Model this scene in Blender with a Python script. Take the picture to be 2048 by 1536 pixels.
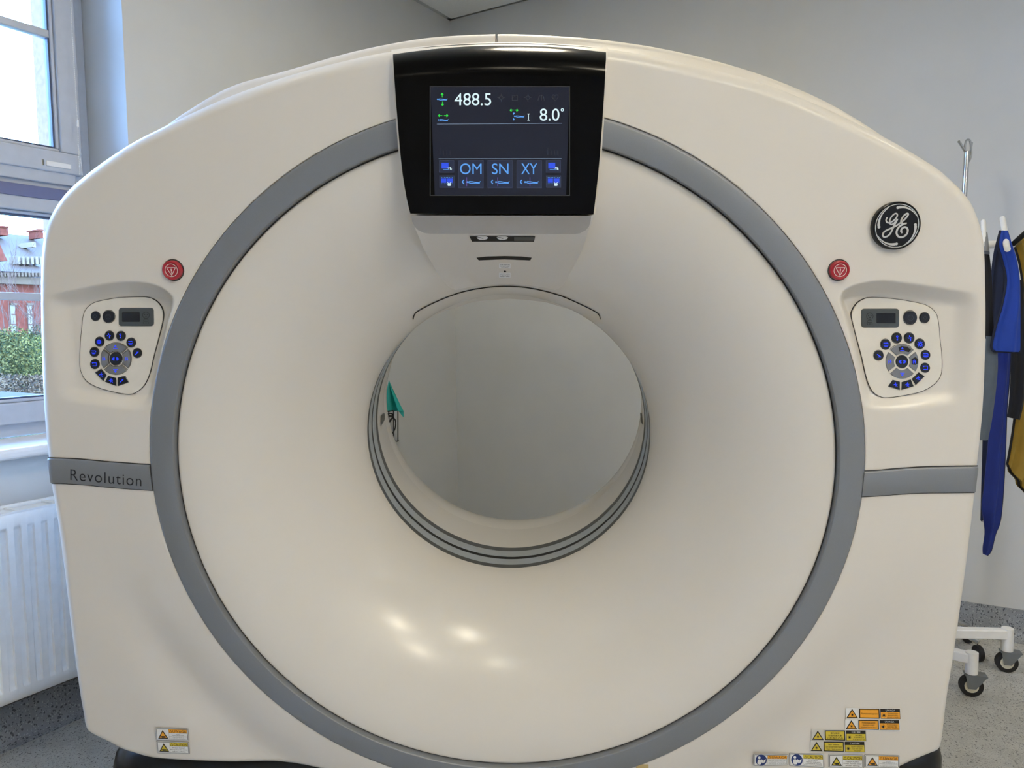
import bpy, math, random
from mathutils import Vector, Matrix
random.seed(7)
sc = bpy.context.scene
for o in list(bpy.data.objects): bpy.data.objects.remove(o)

# ------------------------------------------------------------------ camera
CH, PITCH, ROLL, FPX = 1.29, math.radians(4.4), -0.0115, 1540.0
cd = bpy.data.cameras.new('camera'); cam = bpy.data.objects.new('camera', cd); sc.collection.objects.link(cam)
cd.sensor_fit = 'HORIZONTAL'; cd.sensor_width = 36.0; cd.lens = 36.0*FPX/2048; cd.clip_start = .05; cd.clip_end = 500
CR = Matrix.Rotation(math.pi/2-PITCH, 3, 'X') @ Matrix.Rotation(ROLL, 3, 'Z')
cam.matrix_world = Matrix.Translation((0, 0, CH)) @ CR.to_4x4()
sc.camera = cam
CP = Vector((0, 0, CH))
sc.view_settings.view_transform = 'Standard'; sc.view_settings.look = 'None'
sc.view_settings.gamma = 1; sc.view_settings.use_curve_mapping = False
sc.view_settings.exposure = -0.16
sc.cycles.use_denoising = True
sc.cycles.max_bounces = 10; sc.cycles.diffuse_bounces = 5; sc.cycles.glossy_bounces = 4; sc.cycles.transparent_max_bounces = 8

# ------------------------------------------------------------------ sky
w = bpy.data.worlds.new('sky'); sc.world = w; w.use_nodes = True
nt = w.node_tree; nt.nodes.clear()
tc = nt.nodes.new('ShaderNodeTexCoord'); sp = nt.nodes.new('ShaderNodeSeparateXYZ')
rp = nt.nodes.new('ShaderNodeValToRGB'); bg = nt.nodes.new('ShaderNodeBackground'); wo = nt.nodes.new('ShaderNodeOutputWorld')
nt.links.new(tc.outputs['Generated'], sp.inputs[0]); nt.links.new(sp.outputs['Z'], rp.inputs[0])
nt.links.new(rp.outputs[0], bg.inputs[0]); nt.links.new(bg.outputs[0], wo.inputs[0])
rp.color_ramp.elements[0].color = (.29, .53, 1.0, 1); rp.color_ramp.elements[0].position = 0
rp.color_ramp.elements[1].color = (.20, .43, 1.0, 1); rp.color_ramp.elements[1].position = .9
bg.inputs[1].default_value = 38.0

# ------------------------------------------------------------------ room frame (corner seen above the scanner)
YAW = math.radians(31.0)
RA = Vector((-.322, 4.43, 0)); E1 = Vector((-math.sin(YAW), -math.cos(YAW), 0)); E2 = Vector((math.cos(YAW), -math.sin(YAW), 0))
CZ, RL, RW = 2.98, 7.4, 5.6          # ceiling height, room length along the window wall, width along the far wall
def room(a, b, z): return RA + E1*a + E2*b + Vector((0, 0, z))
LAMPS = [(1.7, 1.5), (1.7, 3.8), (1.72, 5.1), (3.15, 1.1), (3.5, 3.0), (3.75, 4.95), (4.8, 1.2), (4.8, 3.1), (4.75, 4.8), (6.5, 3.1)]   # round ceiling lamps (a, b); first two added to brighten the far walls
LSTR = [128.0, 32.0, 25.0, 14.0, 84.0, 215.0, 12.0, 64.0, 185.0, 20.0]; LCOL = (255, 243, 216); LR = .14

# ------------------------------------------------------------------ small helpers
def lin(c):
    c = c/255.0
    return c/12.92 if c <= .04045 else ((c+.055)/1.055)**2.4
MATS = {}
def mat(name, rgb, rough=.5, metal=0.0, emit=0.0, coat=0.0, var=.03, scale=30.0, bump=0.0, ergb=None, spec=.5):
    if name in MATS: return MATS[name]
    m = bpy.data.materials.new(name); m.use_nodes = True; n = m.node_tree; b = n.nodes['Principled BSDF']
    c = (lin(rgb[0]), lin(rgb[1]), lin(rgb[2]))
    tcn = n.nodes.new('ShaderNodeTexCoord'); no = n.nodes.new('ShaderNodeTexNoise'); no.inputs['Scale'].default_value = scale
    no.inputs['Detail'].default_value = 3
    n.links.new(tcn.outputs['Object'], no.inputs['Vector'])
    cr = n.nodes.new('ShaderNodeValToRGB')
    cr.color_ramp.elements[0].position = .3; cr.color_ramp.elements[1].position = .7
    cr.color_ramp.elements[0].color = tuple(x*(1-var) for x in c)+(1,)
    cr.color_ramp.elements[1].color = tuple(min(1, x*(1+var)) for x in c)+(1,)
    n.links.new(no.outputs['Fac'], cr.inputs[0]); n.links.new(cr.outputs[0], b.inputs['Base Color'])
    b.inputs['Roughness'].default_value = rough; b.inputs['Metallic'].default_value = metal
    b.inputs['Coat Weight'].default_value = coat; b.inputs['Coat Roughness'].default_value = .15
    b.inputs['Specular IOR Level'].default_value = spec
    if emit:
        e = ergb or rgb
        b.inputs['Emission Color'].default_value = (lin(e[0]), lin(e[1]), lin(e[2]), 1); b.inputs['Emission Strength'].default_value = emit
    if bump:
        bp = n.nodes.new('ShaderNodeBump'); bp.inputs['Strength'].default_value = bump; bp.inputs['Distance'].default_value = .002
        n.links.new(no.outputs['Fac'], bp.inputs['Height']); n.links.new(bp.outputs[0], b.inputs['Normal'])
    MATS[name] = m
    return m

class MB:
    """collects geometry; build() links it as ONE mesh object"""
    def __init__(s): s.v = []; s.f = []; s.mi = []; s.m = []
    def mat(s, m):
        if m not in s.m: s.m.append(m)
        return s.m.index(m)
    def add(s, verts, faces, m):
        k = len(s.v); i = s.mat(m); s.v += [tuple(p) for p in verts]
        for f in faces: s.f.append(tuple(k+j for j in f)); s.mi.append(i)
    def quad(s, a, b, c, d, m): s.add([a, b, c, d], [(0, 1, 2, 3)], m)
    def grid(s, rows, m, closed=False, flip=False):
        nr = len(rows); nc = len(rows[0]); vs = [p for r in rows for p in r]; fs = []
        for i in range(nr-1):
            for j in range(nc if closed else nc-1):
                a, b = i*nc+j, i*nc+(j+1) % nc; c, d = b+nc, a+nc
                fs.append((a, d, c, b) if flip else (a, b, c, d))
        s.add(vs, fs, m)
    def box(s, o, ax, ay, az, m):
        """o corner, three edge vectors"""
        o = Vector(o); ax = Vector(ax); ay = Vector(ay); az = Vector(az)
        v = [o, o+ax, o+ax+ay, o+ay, o+az, o+ax+az, o+ax+ay+az, o+ay+az]
        fs = [(0, 3, 2, 1), (4, 5, 6, 7), (0, 1, 5, 4), (1, 2, 6, 5), (2, 3, 7, 6), (3, 0, 4, 7)]
        if ax.cross(ay).dot(az) < 0: fs = [f[::-1] for f in fs]
        s.add(v, fs, m)
    def tube(s, pts, r, m, seg=8, cap=True):
        pts = [Vector(p) for p in pts]; n = len(pts); rs = r if isinstance(r, (list, tuple)) else [r]*n
        rows = []; up = None
        for i, p in enumerate(pts):
            d = (pts[min(i+1, n-1)]-pts[max(i-1, 0)]).normalized()
            if up is None: up = Vector((0, 0, 1)) if abs(d.z) < .9 else Vector((1, 0, 0))
            x = d.cross(up)
            if x.length < 1e-5: x = d.cross(Vector((1, 0, 0)))
            x.normalize(); y = x.cross(d).normalized(); up = y
            rows.append([p+(x*math.cos(2*math.pi*k/seg)+y*math.sin(2*math.pi*k/seg))*rs[i] for k in range(seg)])
        s.grid(rows, m, closed=True, flip=True)
        if cap:
            s.add(rows[0], [tuple(range(seg))], m); s.add(rows[-1], [tuple(range(seg))[::-1]], m)
    def build(s, name, parent=None, smooth=False, mw=None, bevel=0, angle=35):
        me = bpy.data.meshes.new(name); me.from_pydata(s.v, [], s.f)
        for m in s.m: me.materials.append(m)
        for p, i in zip(me.polygons, s.mi): p.material_index = i
        if smooth:
            me.polygons.foreach_set('use_smooth', [True]*len(me.polygons))
            me.set_sharp_from_angle(angle=math.radians(angle))
        me.update()
        o = bpy.data.objects.new(name, me); sc.collection.objects.link(o)
        W = mw if mw is not None else Matrix.Identity(4)
        if parent is not None:
            o.parent = parent; o.matrix_basis = WM[parent.name].inverted() @ W
        else: o.matrix_basis = W
        WM[o.name] = W
        if bevel:
            b = o.modifiers.new('bevel', 'BEVEL'); b.width = bevel; b.segments = 3; b.limit_method = 'ANGLE'; b.angle_limit = math.radians(40)
        return o
WM = {}        # world matrix of everything linked so far
def tag(o, label=None, cat=None, group=None, kind=None):
    if label: o['label'] = label
    if cat: o['category'] = cat
    if group: o['group'] = group
    if kind: o['kind'] = kind
    return o
def empty(name, loc, label, cat, group=None):
    o = bpy.data.objects.new(name, None); sc.collection.objects.link(o); o.location = loc; o.empty_display_size = .1
    WM[o.name] = Matrix.Translation(loc)
    return tag(o, label, cat, group)
def struct(o): o['kind'] = 'structure'; return o

def ray(px, py):
    d = Vector(((px-1024)/FPX, (768-py)/FPX, -1.0))
    return CR @ d
def onplane(px, py, p0, n):
    d = ray(px, py); t = (Vector(p0)-CP).dot(n)/d.dot(n); return CP+d*t
def at(px, py, Y): return onplane(px, py, (0, Y, 0), Vector((0, 1, 0)))
def left_wall(px, py, off=0.0):
    """(a, z) where the pixel's ray meets the window wall's plane moved by off into the room"""
    p = onplane(px, py, RA+E2*off, E2); return (p-RA).dot(E1), p.z
def floor_pt(px, py): return onplane(px, py, (0, 0, 0), Vector((0, 0, 1)))
def catmull(pts, n=8, closed=False):
    out = []; N = len(pts)
    for i in range(N if closed else N-1):
        g = (lambda k: pts[k % N]) if closed else (lambda k: pts[min(max(k, 0), N-1)])
        p0, p1, p2, p3 = g(i-1), g(i), g(i+1), g(i+2)
        for j in range(n):
            t = j/n; t2 = t*t; t3 = t2*t
            out.append(tuple(.5*((2*b)+(-a+c)*t+(2*a-5*b+4*c-d)*t2+(-a+3*b-3*c+d)*t3) for a, b, c, d in zip(p0, p1, p2, p3)))
    if not closed: out.append(tuple(pts[-1]))
    return out
def ss(x): x = max(0, min(1, x)); return x*x*(3-2*x)
def lerp(a, b, t): return a+(b-a)*t
def interp(x, xs, ys):
    if x <= xs[0]: return ys[0]
    for i in range(1, len(xs)):
        if x <= xs[i]: return lerp(ys[i-1], ys[i], (x-xs[i-1])/(xs[i]-xs[i-1]))
    return ys[-1]

TXT = {}
def text2d(body, res=2):
    if len(body) < 12: res = 6
    """triangulated text, normalised to its own bounding box -> verts (x 0..w, y 0..1), faces, aspect"""
    if body in TXT: return TXT[body]
    cu = bpy.data.curves.new('lettering', 'FONT'); cu.body = body; cu.size = 1; cu.resolution_u = res
    cu.align_x = 'CENTER'
    if body.endswith('~'): cu.body = body[:-1]; cu.offset = -.006; cu.space_character = 1.12
    o = bpy.data.objects.new('lettering', cu); sc.collection.objects.link(o)
    bpy.context.view_layer.update(); dg = bpy.context.evaluated_depsgraph_get()
    me = bpy.data.meshes.new_from_object(o.evaluated_get(dg))
    vs = [(v.co.x, v.co.y) for v in me.vertices]; fs = [tuple(p.vertices) for p in me.polygons]
    bpy.data.objects.remove(o); bpy.data.curves.remove(cu); bpy.data.meshes.remove(me)
    if not vs: vs = [(0, 0), (1, 1)]
    x0 = min(v[0] for v in vs); x1 = max(v[0] for v in vs); y0 = min(v[1] for v in vs); y1 = max(v[1] for v in vs)
    TXT[body] = ([((x-x0)/(x1-x0 or 1), (y-y0)/(y1-y0 or 1)) for x, y in vs], fs)
    return TXT[body]

# ------------------------------------------------------------------ materials
M = dict(
    wall=mat('wall_paint', (202, 203, 202), .75, var=.015, scale=6, bump=.15),
    ceil=mat('ceiling_tile', (226, 228, 226), .9, var=.03, scale=220, bump=.5),
    grid=mat('ceiling_grid', (185, 188, 188), .5, metal=.1),
    pvc=mat('white_pvc', (188, 192, 200), .35),
    gasket=mat('grey_gasket', (70, 80, 105), .6),
    rad=mat('radiator_enamel', (243, 245, 246), .3),
    cover=mat('white_cover_plastic', (224, 218, 209), .34, var=.012, scale=4, coat=.15),
    funnel=mat('funnel_plastic', (224, 218, 208), .26, var=.012, scale=4, coat=.2),
    silver=mat('grey_trim_plastic', (131, 134, 139), .38, metal=.25, var=.03, scale=900),
    silver2=mat('silver_strip', (180, 175, 168), .32, metal=.5),
    stripe=mat('light_grey_band', (168, 174, 178), .45),
    dark=mat('dark_grey_band', (82, 84, 84), .5),
    black=mat('black_gap', (18, 18, 20), .6),
    gap=mat('seam_shadow_gap', (50, 50, 52), .8),
    glass=mat('black_glass', (3, 3, 4), .16, var=.0, spec=.12),
    base=mat('black_base_plastic', (9, 10, 12), .3),
    chrome=mat('chrome', (200, 202, 205), .15, metal=1.0),
    white=mat('white_powder_coat', (236, 236, 236), .35),
    rubber=mat('black_rubber', (25, 25, 27), .7),
    stone=mat('exterior_plaster', (128, 98, 76), .9, var=.16, scale=60, bump=.6),
)
def floor_mat(name, base, dark, light, scale=150.0, rough=.4):
    m = bpy.data.materials.new(name); m.use_nodes = True; n = m.node_tree; b = n.nodes['Principled BSDF']; L = n.links
    tcn = n.nodes.new('ShaderNodeTexCoord')
    mp = n.nodes.new('ShaderNodeMapping'); L.new(tcn.outputs['Object'], mp.inputs[0]); mp.inputs['Scale'].default_value = (1, 1, 1)
    col = None
    no = n.nodes.new('ShaderNodeTexNoise'); no.inputs['Scale'].default_value = 14; no.inputs['Detail'].default_value = 6; L.new(mp.outputs[0], no.inputs['Vector'])
    r0 = n.nodes.new('ShaderNodeValToRGB'); L.new(no.outputs['Fac'], r0.inputs[0])
    c = [lin(x) for x in base]
    r0.color_ramp.elements[0].position = .35; r0.color_ramp.elements[1].position = .65
    r0.color_ramp.elements[0].color = (c[0]*.9, c[1]*.9, c[2]*.9, 1); r0.color_ramp.elements[1].color = (c[0]*1.08, c[1]*1.08, c[2]*1.08, 1)
    col = r0.outputs[0]
    for k, (sc_, thr, cc, st) in enumerate([(scale, .80, dark, (1, 2.2, 1)), (scale*1.15, .80, light, (2.0, 1, 1)), (scale*.6, .86, dark, (1.6, 1, 1.2))]):
        mp2 = n.nodes.new('ShaderNodeMapping'); mp2.inputs['Scale'].default_value = st; mp2.inputs['Rotation'].default_value = (0, 0, .7*k); mp2.inputs['Location'].default_value = (k*3.1, k*1.7, 0)
        L.new(tcn.outputs['Object'], mp2.inputs[0])
        vo = n.nodes.new('ShaderNodeTexVoronoi'); vo.inputs['Scale'].default_value = sc_*.5; L.new(mp2.outputs[0], vo.inputs['Vector'])
        se = n.nodes.new('ShaderNodeSeparateColor'); L.new(vo.outputs['Color'], se.inputs[0])
        mt = n.nodes.new('ShaderNodeMath'); mt.operation = 'GREATER_THAN'; mt.inputs[1].default_value = thr; L.new(se.outputs[0], mt.inputs[0])
        md = n.nodes.new('ShaderNodeMath'); md.operation = 'LESS_THAN'; md.inputs[1].default_value = .45; L.new(vo.outputs['Distance'], md.inputs[0])
        mm = n.nodes.new('ShaderNodeMath'); mm.operation = 'MULTIPLY'; L.new(mt.outputs[0], mm.inputs[0]); L.new(md.outputs[0], mm.inputs[1])
        mx = n.nodes.new('ShaderNodeMix'); mx.data_type = 'RGBA'; L.new(mm.outputs[0], mx.inputs[0]); L.new(col, mx.inputs[6])
        mx.inputs[7].default_value = (lin(cc[0]), lin(cc[1]), lin(cc[2]), 1); col = mx.outputs[2]
    L.new(col, b.inputs['Base Color']); b.inputs['Roughness'].default_value = rough
    return m
M['floor'] = floor_mat('flecked_vinyl', (186, 185, 180), (112, 111, 110), (208, 207, 202), 430.0)
M['skirt'] = floor_mat('flecked_vinyl_skirting', (140, 144, 150), (80, 84, 92), (175, 178, 182), 330.0)
gl = bpy.data.materials.new('window_glass'); gl.use_nodes = True; g = gl.node_tree; g.nodes.clear()
go = g.nodes.new('ShaderNodeOutputMaterial'); gt = g.nodes.new('ShaderNodeBsdfTransparent'); gg = g.nodes.new('ShaderNodeBsdfGlossy'); gm = g.nodes.new('ShaderNodeMixShader'); gf = g.nodes.new('ShaderNodeFresnel')
gg.inputs['Roughness'].default_value = .02; gt.inputs[0].default_value = (.97, .985, .98, 1); gf.inputs[0].default_value = 1.35
g.links.new(gf.outputs[0], gm.inputs[0]); g.links.new(gt.outputs[0], gm.inputs[1]); g.links.new(gg.outputs[0], gm.inputs[2]); g.links.new(gm.outputs[0], go.inputs[0])
M['pane'] = gl

# ------------------------------------------------------------------ window layout on the window wall (a along wall from the corner, z)
WD = .27                                   # wall thickness seen as the reveal
a_rev = left_wall(250, 150)[0]             # right-hand reveal edge
z_sill = left_wall(50, 893, .03)[1]
a_end = a_rev+1.75; z_top = 2.82
# ------------------------------------------------------------------ room shell
mb = MB(); mb.box(room(-.3, -.5, -.12), E1*(RL+.6), E2*(RW+.8), (0, 0, .12), M['floor']); struct(mb.build('floor'))
mb = MB(); mb.box(room(-.3, -.3, CZ+.06), E1*(RL+.6), E2*(RW+.6), (0, 0, .1), M['grid']); struct(mb.build('ceiling'))
# left wall with the window opening(s)
W2 = (a_end+1.1, a_end+2.6)                # a second window further along, behind the camera
mb = MB(); t = -WD
def wbox(a0, a1, z0, z1): mb.box(room(a0, t, z0), E1*(a1-a0), E2*WD, (0, 0, z1-z0), M['wall'])
wbox(-.3, a_rev, 0, CZ+.06)
wbox(a_rev, a_end, 0, z_sill-.035); wbox(a_rev, a_end, z_top, CZ+.06)
wbox(a_end, W2[0], 0, CZ+.06); wbox(W2[0], W2[1], 0, z_sill-.035); wbox(W2[0], W2[1], z_top, CZ+.06); wbox(W2[1], RL+.3, 0, CZ+.06)
struct(mb.build('wall_left'))
mb = MB(); mb.box(room(-.3, 0, 0), E1*.3, E2*(RW+.3), (0, 0, CZ+.06), M['wall']); struct(mb.build('wall_back'))
mb = MB(); mb.box(room(0, RW, 0), E1*RL, E2*.3, (0, 0, CZ+.06), M['wall']); struct(mb.build('wall_right'))
mb = MB(); mb.box(room(RL, 0, 0), E1*.3, E2*(RW+.3), (0, 0, CZ+.06), M['wall']); struct(mb.build('wall_front'))
# coved vinyl skirting
def skirting(name, f):
    mb = MB(); pr = [(.004, .125), (.007, .125), (.007, .04), (.012, .02), (.025, .007), (.045, .002)]
    rows = [[f(s, d, z) for s in (0, 1)] for d, z in [(0, .125)]+pr]
    mb.grid(rows, M['skirt']); rows2 = [[f(s, d, z) for s in (0, 1)] for d, z in [(0, .125), (.0, .0), (.045, .0), (.045, .002)]]
    mb.grid(rows2, M['skirt'], flip=True)
    return struct(mb.build(name, smooth=True))
skirting('baseboard_back', lambda s, d, z: room(d, RW*s, z))
skirting('baseboard_left', lambda s, d, z: room(RL*s, d, z))
# suspended ceiling: 0.6 m tiles dropped in a T grid with a wall angle
mb = MB(); T = .595; g0 = .03; gt_ = M['grid']
na = int(RL/.6)+1; nb = int(RW/.6)+1
A0, B0 = .022, .022
tile = MB()
for i in range(na):
    for j in range(nb):
        a0, b0 = A0+i*.6, B0+j*.6; a1, b1 = min(a0+.6, RL), min(b0+.6, RW)
        if a1-a0 < .05 or b1-b0 < .05: continue
        tile.box(room(a0+.012, b0+.012, CZ-.006), E1*(a1-a0-.024), E2*(b1-b0-.024), (0, 0, .02), M['ceil'])
struct(tile.build('ceiling'))
gr = MB()
for i in range(na+1):
    a = min(A0+i*.6, RL-.012); gr.box(room(a-.012, 0, CZ+.001), E1*.024, E2*RW, (0, 0, .003), gt_)
for j in range(nb+1):
    b = min(B0+j*.6, RW-.012); gr.box(room(0, b-.012, CZ+.0015), E1*RL, E2*.024, (0, 0, .003), gt_)
gr.box(room(0, 0, CZ+.001), E1*.022, E2*RW, (0, 0, .02), gt_); gr.box(room(0, 0, CZ+.001), E1*RL, E2*.022, (0, 0, .02), gt_)
struct(gr.build('trim_1'))
# ceiling lamps, with the two added far ones
for (la, lb), st in zip(LAMPS, LSTR):
    c0 = room(la, lb, CZ-.006); L = empty('ceiling_lamp', c0, 'round flush ceiling lamp set in the tiled ceiling (the two far ones are added)', 'ceiling lamp', 'round ceiling lamps')
    f = MB(); f.grid([[c0+Vector((r*math.cos(2*math.pi*k/40), r*math.sin(2*math.pi*k/40), z)) for k in range(40)] for r, z in ((LR+.03, 0), (LR+.028, -.006), (LR+.006, -.010), (LR, -.008), (LR, 0))], M['white'], closed=True, flip=True)
    f.build('rim', L, smooth=True)
    d = MB(); d.add([c0+Vector((LR*math.cos(2*math.pi*k/40), LR*math.sin(2*math.pi*k/40), -.004)) for k in range(40)], [tuple(range(40))[::-1]], mat('lamp_diffuser_%g' % st, (255, 250, 242), .4, emit=st, ergb=LCOL, var=0)); d.build('diffuser', L)

# ------------------------------------------------------------------ window
def WP(a, o, z): return room(a, -o, z)     # a along wall, o outwards from the wall face
def frame_rect(mb, a0, a1, z0, z1, wdt, o0, o1, m):
    for (x0, x1, y0, y1) in ((a0, a1, z0, z0+wdt), (a0, a1, z1-wdt, z1), (a0, a0+wdt, z0+wdt, z1-wdt), (a1-wdt, a1, z0+wdt, z1-wdt)):
        mb.box(WP(x0, o0, y0), E1*(x1-x0), -E2*(o1-o0), (0, 0, y1-y0), m)
def zat(px, py, off): return left_wall(px, py, -off)
# measured levels on the sash plane
OF, OS = .235, .215                        # frame face and sash face, outwards from wall face
zt_low = zat(0, 330, OF)[1]; zt_up_bot = zat(60, 318, OS)[1]
def window(name, a0, a1, full=True):
    zs = z_sill
    f = MB(); m = M['pvc']
    zt0 = zat(60, 388, OF)[1]; zt1 = zat(60, 325, OF)[1]      # transom
    frame_rect(f, a0, a1, zs, z_top, .062, OF, OF+.07, m)
    f.box(WP(a0+.062, OF, zt0), E1*(a1-a0-.124), -E2*.07, (0, 0, zt1-zt0), m)
    f.box(WP(a0+.062, OF-.012, zt0+.045), E1*(a1-a0-.124), -E2*.012, (0, 0, .05), m)
    o = struct(f.build(name, bevel=.004))
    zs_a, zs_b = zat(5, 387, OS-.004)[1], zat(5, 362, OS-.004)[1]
    k = MB(); k.box(WP(a0+.05, OS-.004, zs_a), E1*(a1-a0-.1), -E2*.03, (0, 0, zs_b-zs_a), mat('blue_grey_shade', (104, 108, 140), .5)); k.build('shade_strip', o, bevel=.002)  # shade under the transom, put in as a dark blue-grey strip
    pn = []
    mid = (a0+a1)/2
    f2 = MB(); f2.box(WP(mid-.03, OF, zs+.062), E1*.06, -E2*.07, (0, 0, zt0-zs-.062), m); f2.box(WP(mid-.03, OF, zt1), E1*.06, -E2*.07, (0, 0, z_top-.062-zt1), m)
    f2.build('mullion', o, bevel=.004)
    for (z0, z1, bars) in ((zs+.045, zt0+.012, 1), (zt1-.022, z_top-.045, 1)):
        for (x0, x1) in ((a0+.04, mid-.012), (mid+.012, a1-.04)):
            s = MB(); frame_rect(s, x0, x1, z0, z1, .072, OS, OS+.06, m)
            frame_rect(s, x0+.072, x1-.072, z0+.072, z1-.072, .012, OS+.012, OS+.04, m)
            so = s.build('sash', o, bevel=.005)
            q = MB(); frame_rect(q, x0+.084, x1-.084, z0+.084, z1-.084, .006, OS+.02, OS+.045, M['gasket']); q.build('gasket', so)
            p = MB(); p.box(WP(x0+.084, OS+.03, z0+.084), E1*(x1-x0-.168), -E2*.004, (0, 0, z1-z0-.168), M['pane']); p.build('pane', so)
            zm = z0+(z1-z0)*.5
            if z0 < 1.4: zm = zat(40, 593, OS+.03)[1]
            else: zm = zat(50, 56, OS+.03)[1]
            b = MB(); b.box(WP(x0+.084, OS+.018, zm-.013), E1*(x1-x0-.168), -E2*.03, (0, 0, .026), m); b.build('glazing_bar', so, bevel=.003)
    return o
win = window('window_1', a_rev, a_end)
window('window_2', W2[0], W2[1])
h = MB(); ah, zh = zat(122, 335, OF-.012)
h.box(WP(ah-.03, OF-.024, zh-.004), E1*.085, -E2*.02, (0, 0, .018), M['white']); h.tube([WP(ah+.065, OF-.016, zh-.004), WP(ah+.065, OF-.016, zh+.016)], .006, M['chrome'], 10)
h.build('hinge', win, bevel=.002)
# sills
for k, (x0, x1) in enumerate(((a_rev, a_end), (W2[0], W2[1]))):
    s = MB(); s.box(room(x0-.02 if k == 0 else x0, .045, z_sill-.035), E1*(x1-x0+.04), -E2*(OF+.045), (0, 0, .035), M['white'])
    struct(s.build('trim_%d' % (k+2), bevel=.012))
# exterior reveal and outer sill
ex = MB(); EO = OF+.07
ag = zat(113, 150, OS+.03)[0]; af = ag-.012; d66 = ray(66, 100); t66 = ((RA+E1*af-CP).dot(E1))/d66.dot(E1); o66 = -((CP+d66*t66)-RA).dot(E2)
print('outer reveal', ag-a_rev, o66)
ex.box(WP(a_rev-.35, EO, -1.2), E1*(af-a_rev+.35), -E2*(o66-EO), (0, 0, 5.6), M['stone'])
ex.box(WP(a_end-.05, EO, -1.2), E1*.6, -E2*.17, (0, 0, 5.6), M['stone'])
struct(ex.build('trim_4'))
zc = mat('zinc_ledge', (60, 50, 40), .8, spec=.05)
ex = MB(); ex.box(WP(a_rev+.05, EO+.0, zat(40, 803, .3)[1]-.03), E1*(a_end-a_rev-.1), -E2*.55, (0, 0, .03), zc); struct(ex.build('trim_5'))
# bead chain of the roller blind
bc = MB(); path = [(141, -6), (144, 60), (150, 160), (155, 250), (157, 300), (159, 350)]
def chain(mb, path, off, st=.0065):
    P = [onplane(x, y, RA-E2*off, E2) for x, y in catmull(path, 12)]
    acc = 0; last = P[0]
    for p, q in zip(P, P[1:]):
        d = (q-p).length; n = max(1, int(d/st))
        for i in range(n):
            c = p.lerp(q, i/n); r = .0024
            mb.add([c+Vector((r, 0, 0)), c+Vector((0, r, 0)), c-Vector((r, 0, 0)), c-Vector((0, r, 0)), c+Vector((0, 0, r)), c-Vector((0, 0, r))],
                   [(0, 1, 4), (1, 2, 4), (2, 3, 4), (3, 0, 4), (1, 0, 5), (2, 1, 5), (3, 2, 5), (0, 3, 5)], M['white'])
    mb.tube(P, .0007, M['white'], 4)
chain(bc, path, .19); chain(bc, [(156, 290), (161, 320), (165, 351)], .188)
p = onplane(155.5, 247, RA-E2*.19, E2); bc.tube([p-Vector((0, 0, .012)), p+Vector((0, 0, .012))], .004, M['white'], 8)
tag(bc.build('blind_chain'), 'white bead chain of a roller blind hanging in front of the upper window', 'blind chain')

# ------------------------------------------------------------------ outdoors seen through the lower pane
def outd(px, py, D): return onplane(px, py, RA-E2*D, E2)
brick = mat('red_brick', (92, 46, 34), .9, var=.18, scale=8, bump=.3, spec=.03)
bpale = mat('pale_cornice', (90, 72, 56), .9, var=.1, scale=5, spec=.03)
slate = mat('blue_grey_roof', (60, 44, 32), .6, var=.12, scale=12, spec=.03)
rooflt = mat('light_roof_glazing', (112, 96, 78), .4, spec=.03)
wing = mat('pale_window', (110, 96, 80), .4, spec=.03)
D = 28.0
def orect(mb, x0, y0, x1, y1, Dn, dep, m):
    a = outd(x0, y1, Dn); b = outd(x1, y1, Dn); c = outd(x0, y0, Dn)
    mb.box(a, (b.x-a.x, b.y-a.y, 0), -E2*dep, (0, 0, c.z-a.z), m)
gm_ = MB(); gm_.box(RA-E2*3-E1*40+Vector((0, 0, -3.2)), E1*80, -E2*60, (0, 0, .2), mat('lawn', (70, 70, 40), .95, var=.25, scale=4, spec=.03)); struct(gm_.build('ground'))
_b = outd(0, 700, D); B = empty('brick_building', (_b.x, _b.y, -3), 'long red brick building with grey roofs seen beyond the garden through the window', 'building')
q = MB(); orect(q, -260, 556, 150, 800, D, 9, brick)
q.build('wall', B)
q = MB(); orect(q, -260, 540, 150, 557, D-.3, 9.5, bpale)
for i in range(60): orect(q, -250+i*7, 545, -247+i*7, 553, D-.5, .2, bpale)
q.build('cornice', B)
# roofs: wedge volumes
def wedge(mb, x0, x1, yl, yh, Dn, depth, m):
    a = outd(x0, yl, Dn); b = outd(x1, yl, Dn); h_ = outd((x0+x1)/2, yh, Dn+depth*.5).z; O = -E2
    za = (a.z+b.z)/2; A = Vector((a.x, a.y, za)); B_ = Vector((b.x, b.y, za)); up = Vector((0, 0, h_-za))
    v = [A, B_, B_+O*depth*.5+up, A+O*depth*.5+up, A+O*depth, B_+O*depth]
    mb.add(v, [(0, 1, 2, 3), (3, 2, 5, 4), (0, 3, 4), (1, 5, 2), (0, 4, 5, 1)], m)
q = MB(); wedge(q, -260, 170, 541, 505, D-.4, 10, slate)
for i in range(6): orect(q, 36+i*9, 513, 41+i*9, 528, D+1.2, .6, rooflt)
q.build('lower_roof', B)
q = MB(); wedge(q, -300, 220, 512, 463, D+6, 12, slate); q.build('upper_roof', B)
q = MB(); orect(q, 64, 484, 72, 494, D+7.5, 1.2, rooflt); q.build('skylight', B)
for (x0, x1, y0, y1) in ((2, 17, 451, 470), (79, 87, 458, 476), (-60, -40, 452, 476)):
    q = MB(); orect(q, x0, y0, x1, y1, D+10, 1, brick); orect(q, x0-1, y0, x1+1, y0+3, D+9.9, 1.2, brick); q.build('chimney', B)
q = MB(); a = outd(-24, 522, D-1); b = outd(15, 522, D-1); t_ = outd(-4, 480, D-1); O5 = -E2*5
q.add([a, b, t_, a+O5, b+O5, t_+O5], [(0, 1, 2), (3, 5, 4), (0, 3, 4, 1), (1, 4, 5, 2), (2, 5, 3, 0)], brick); q.build('gable', B)
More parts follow.
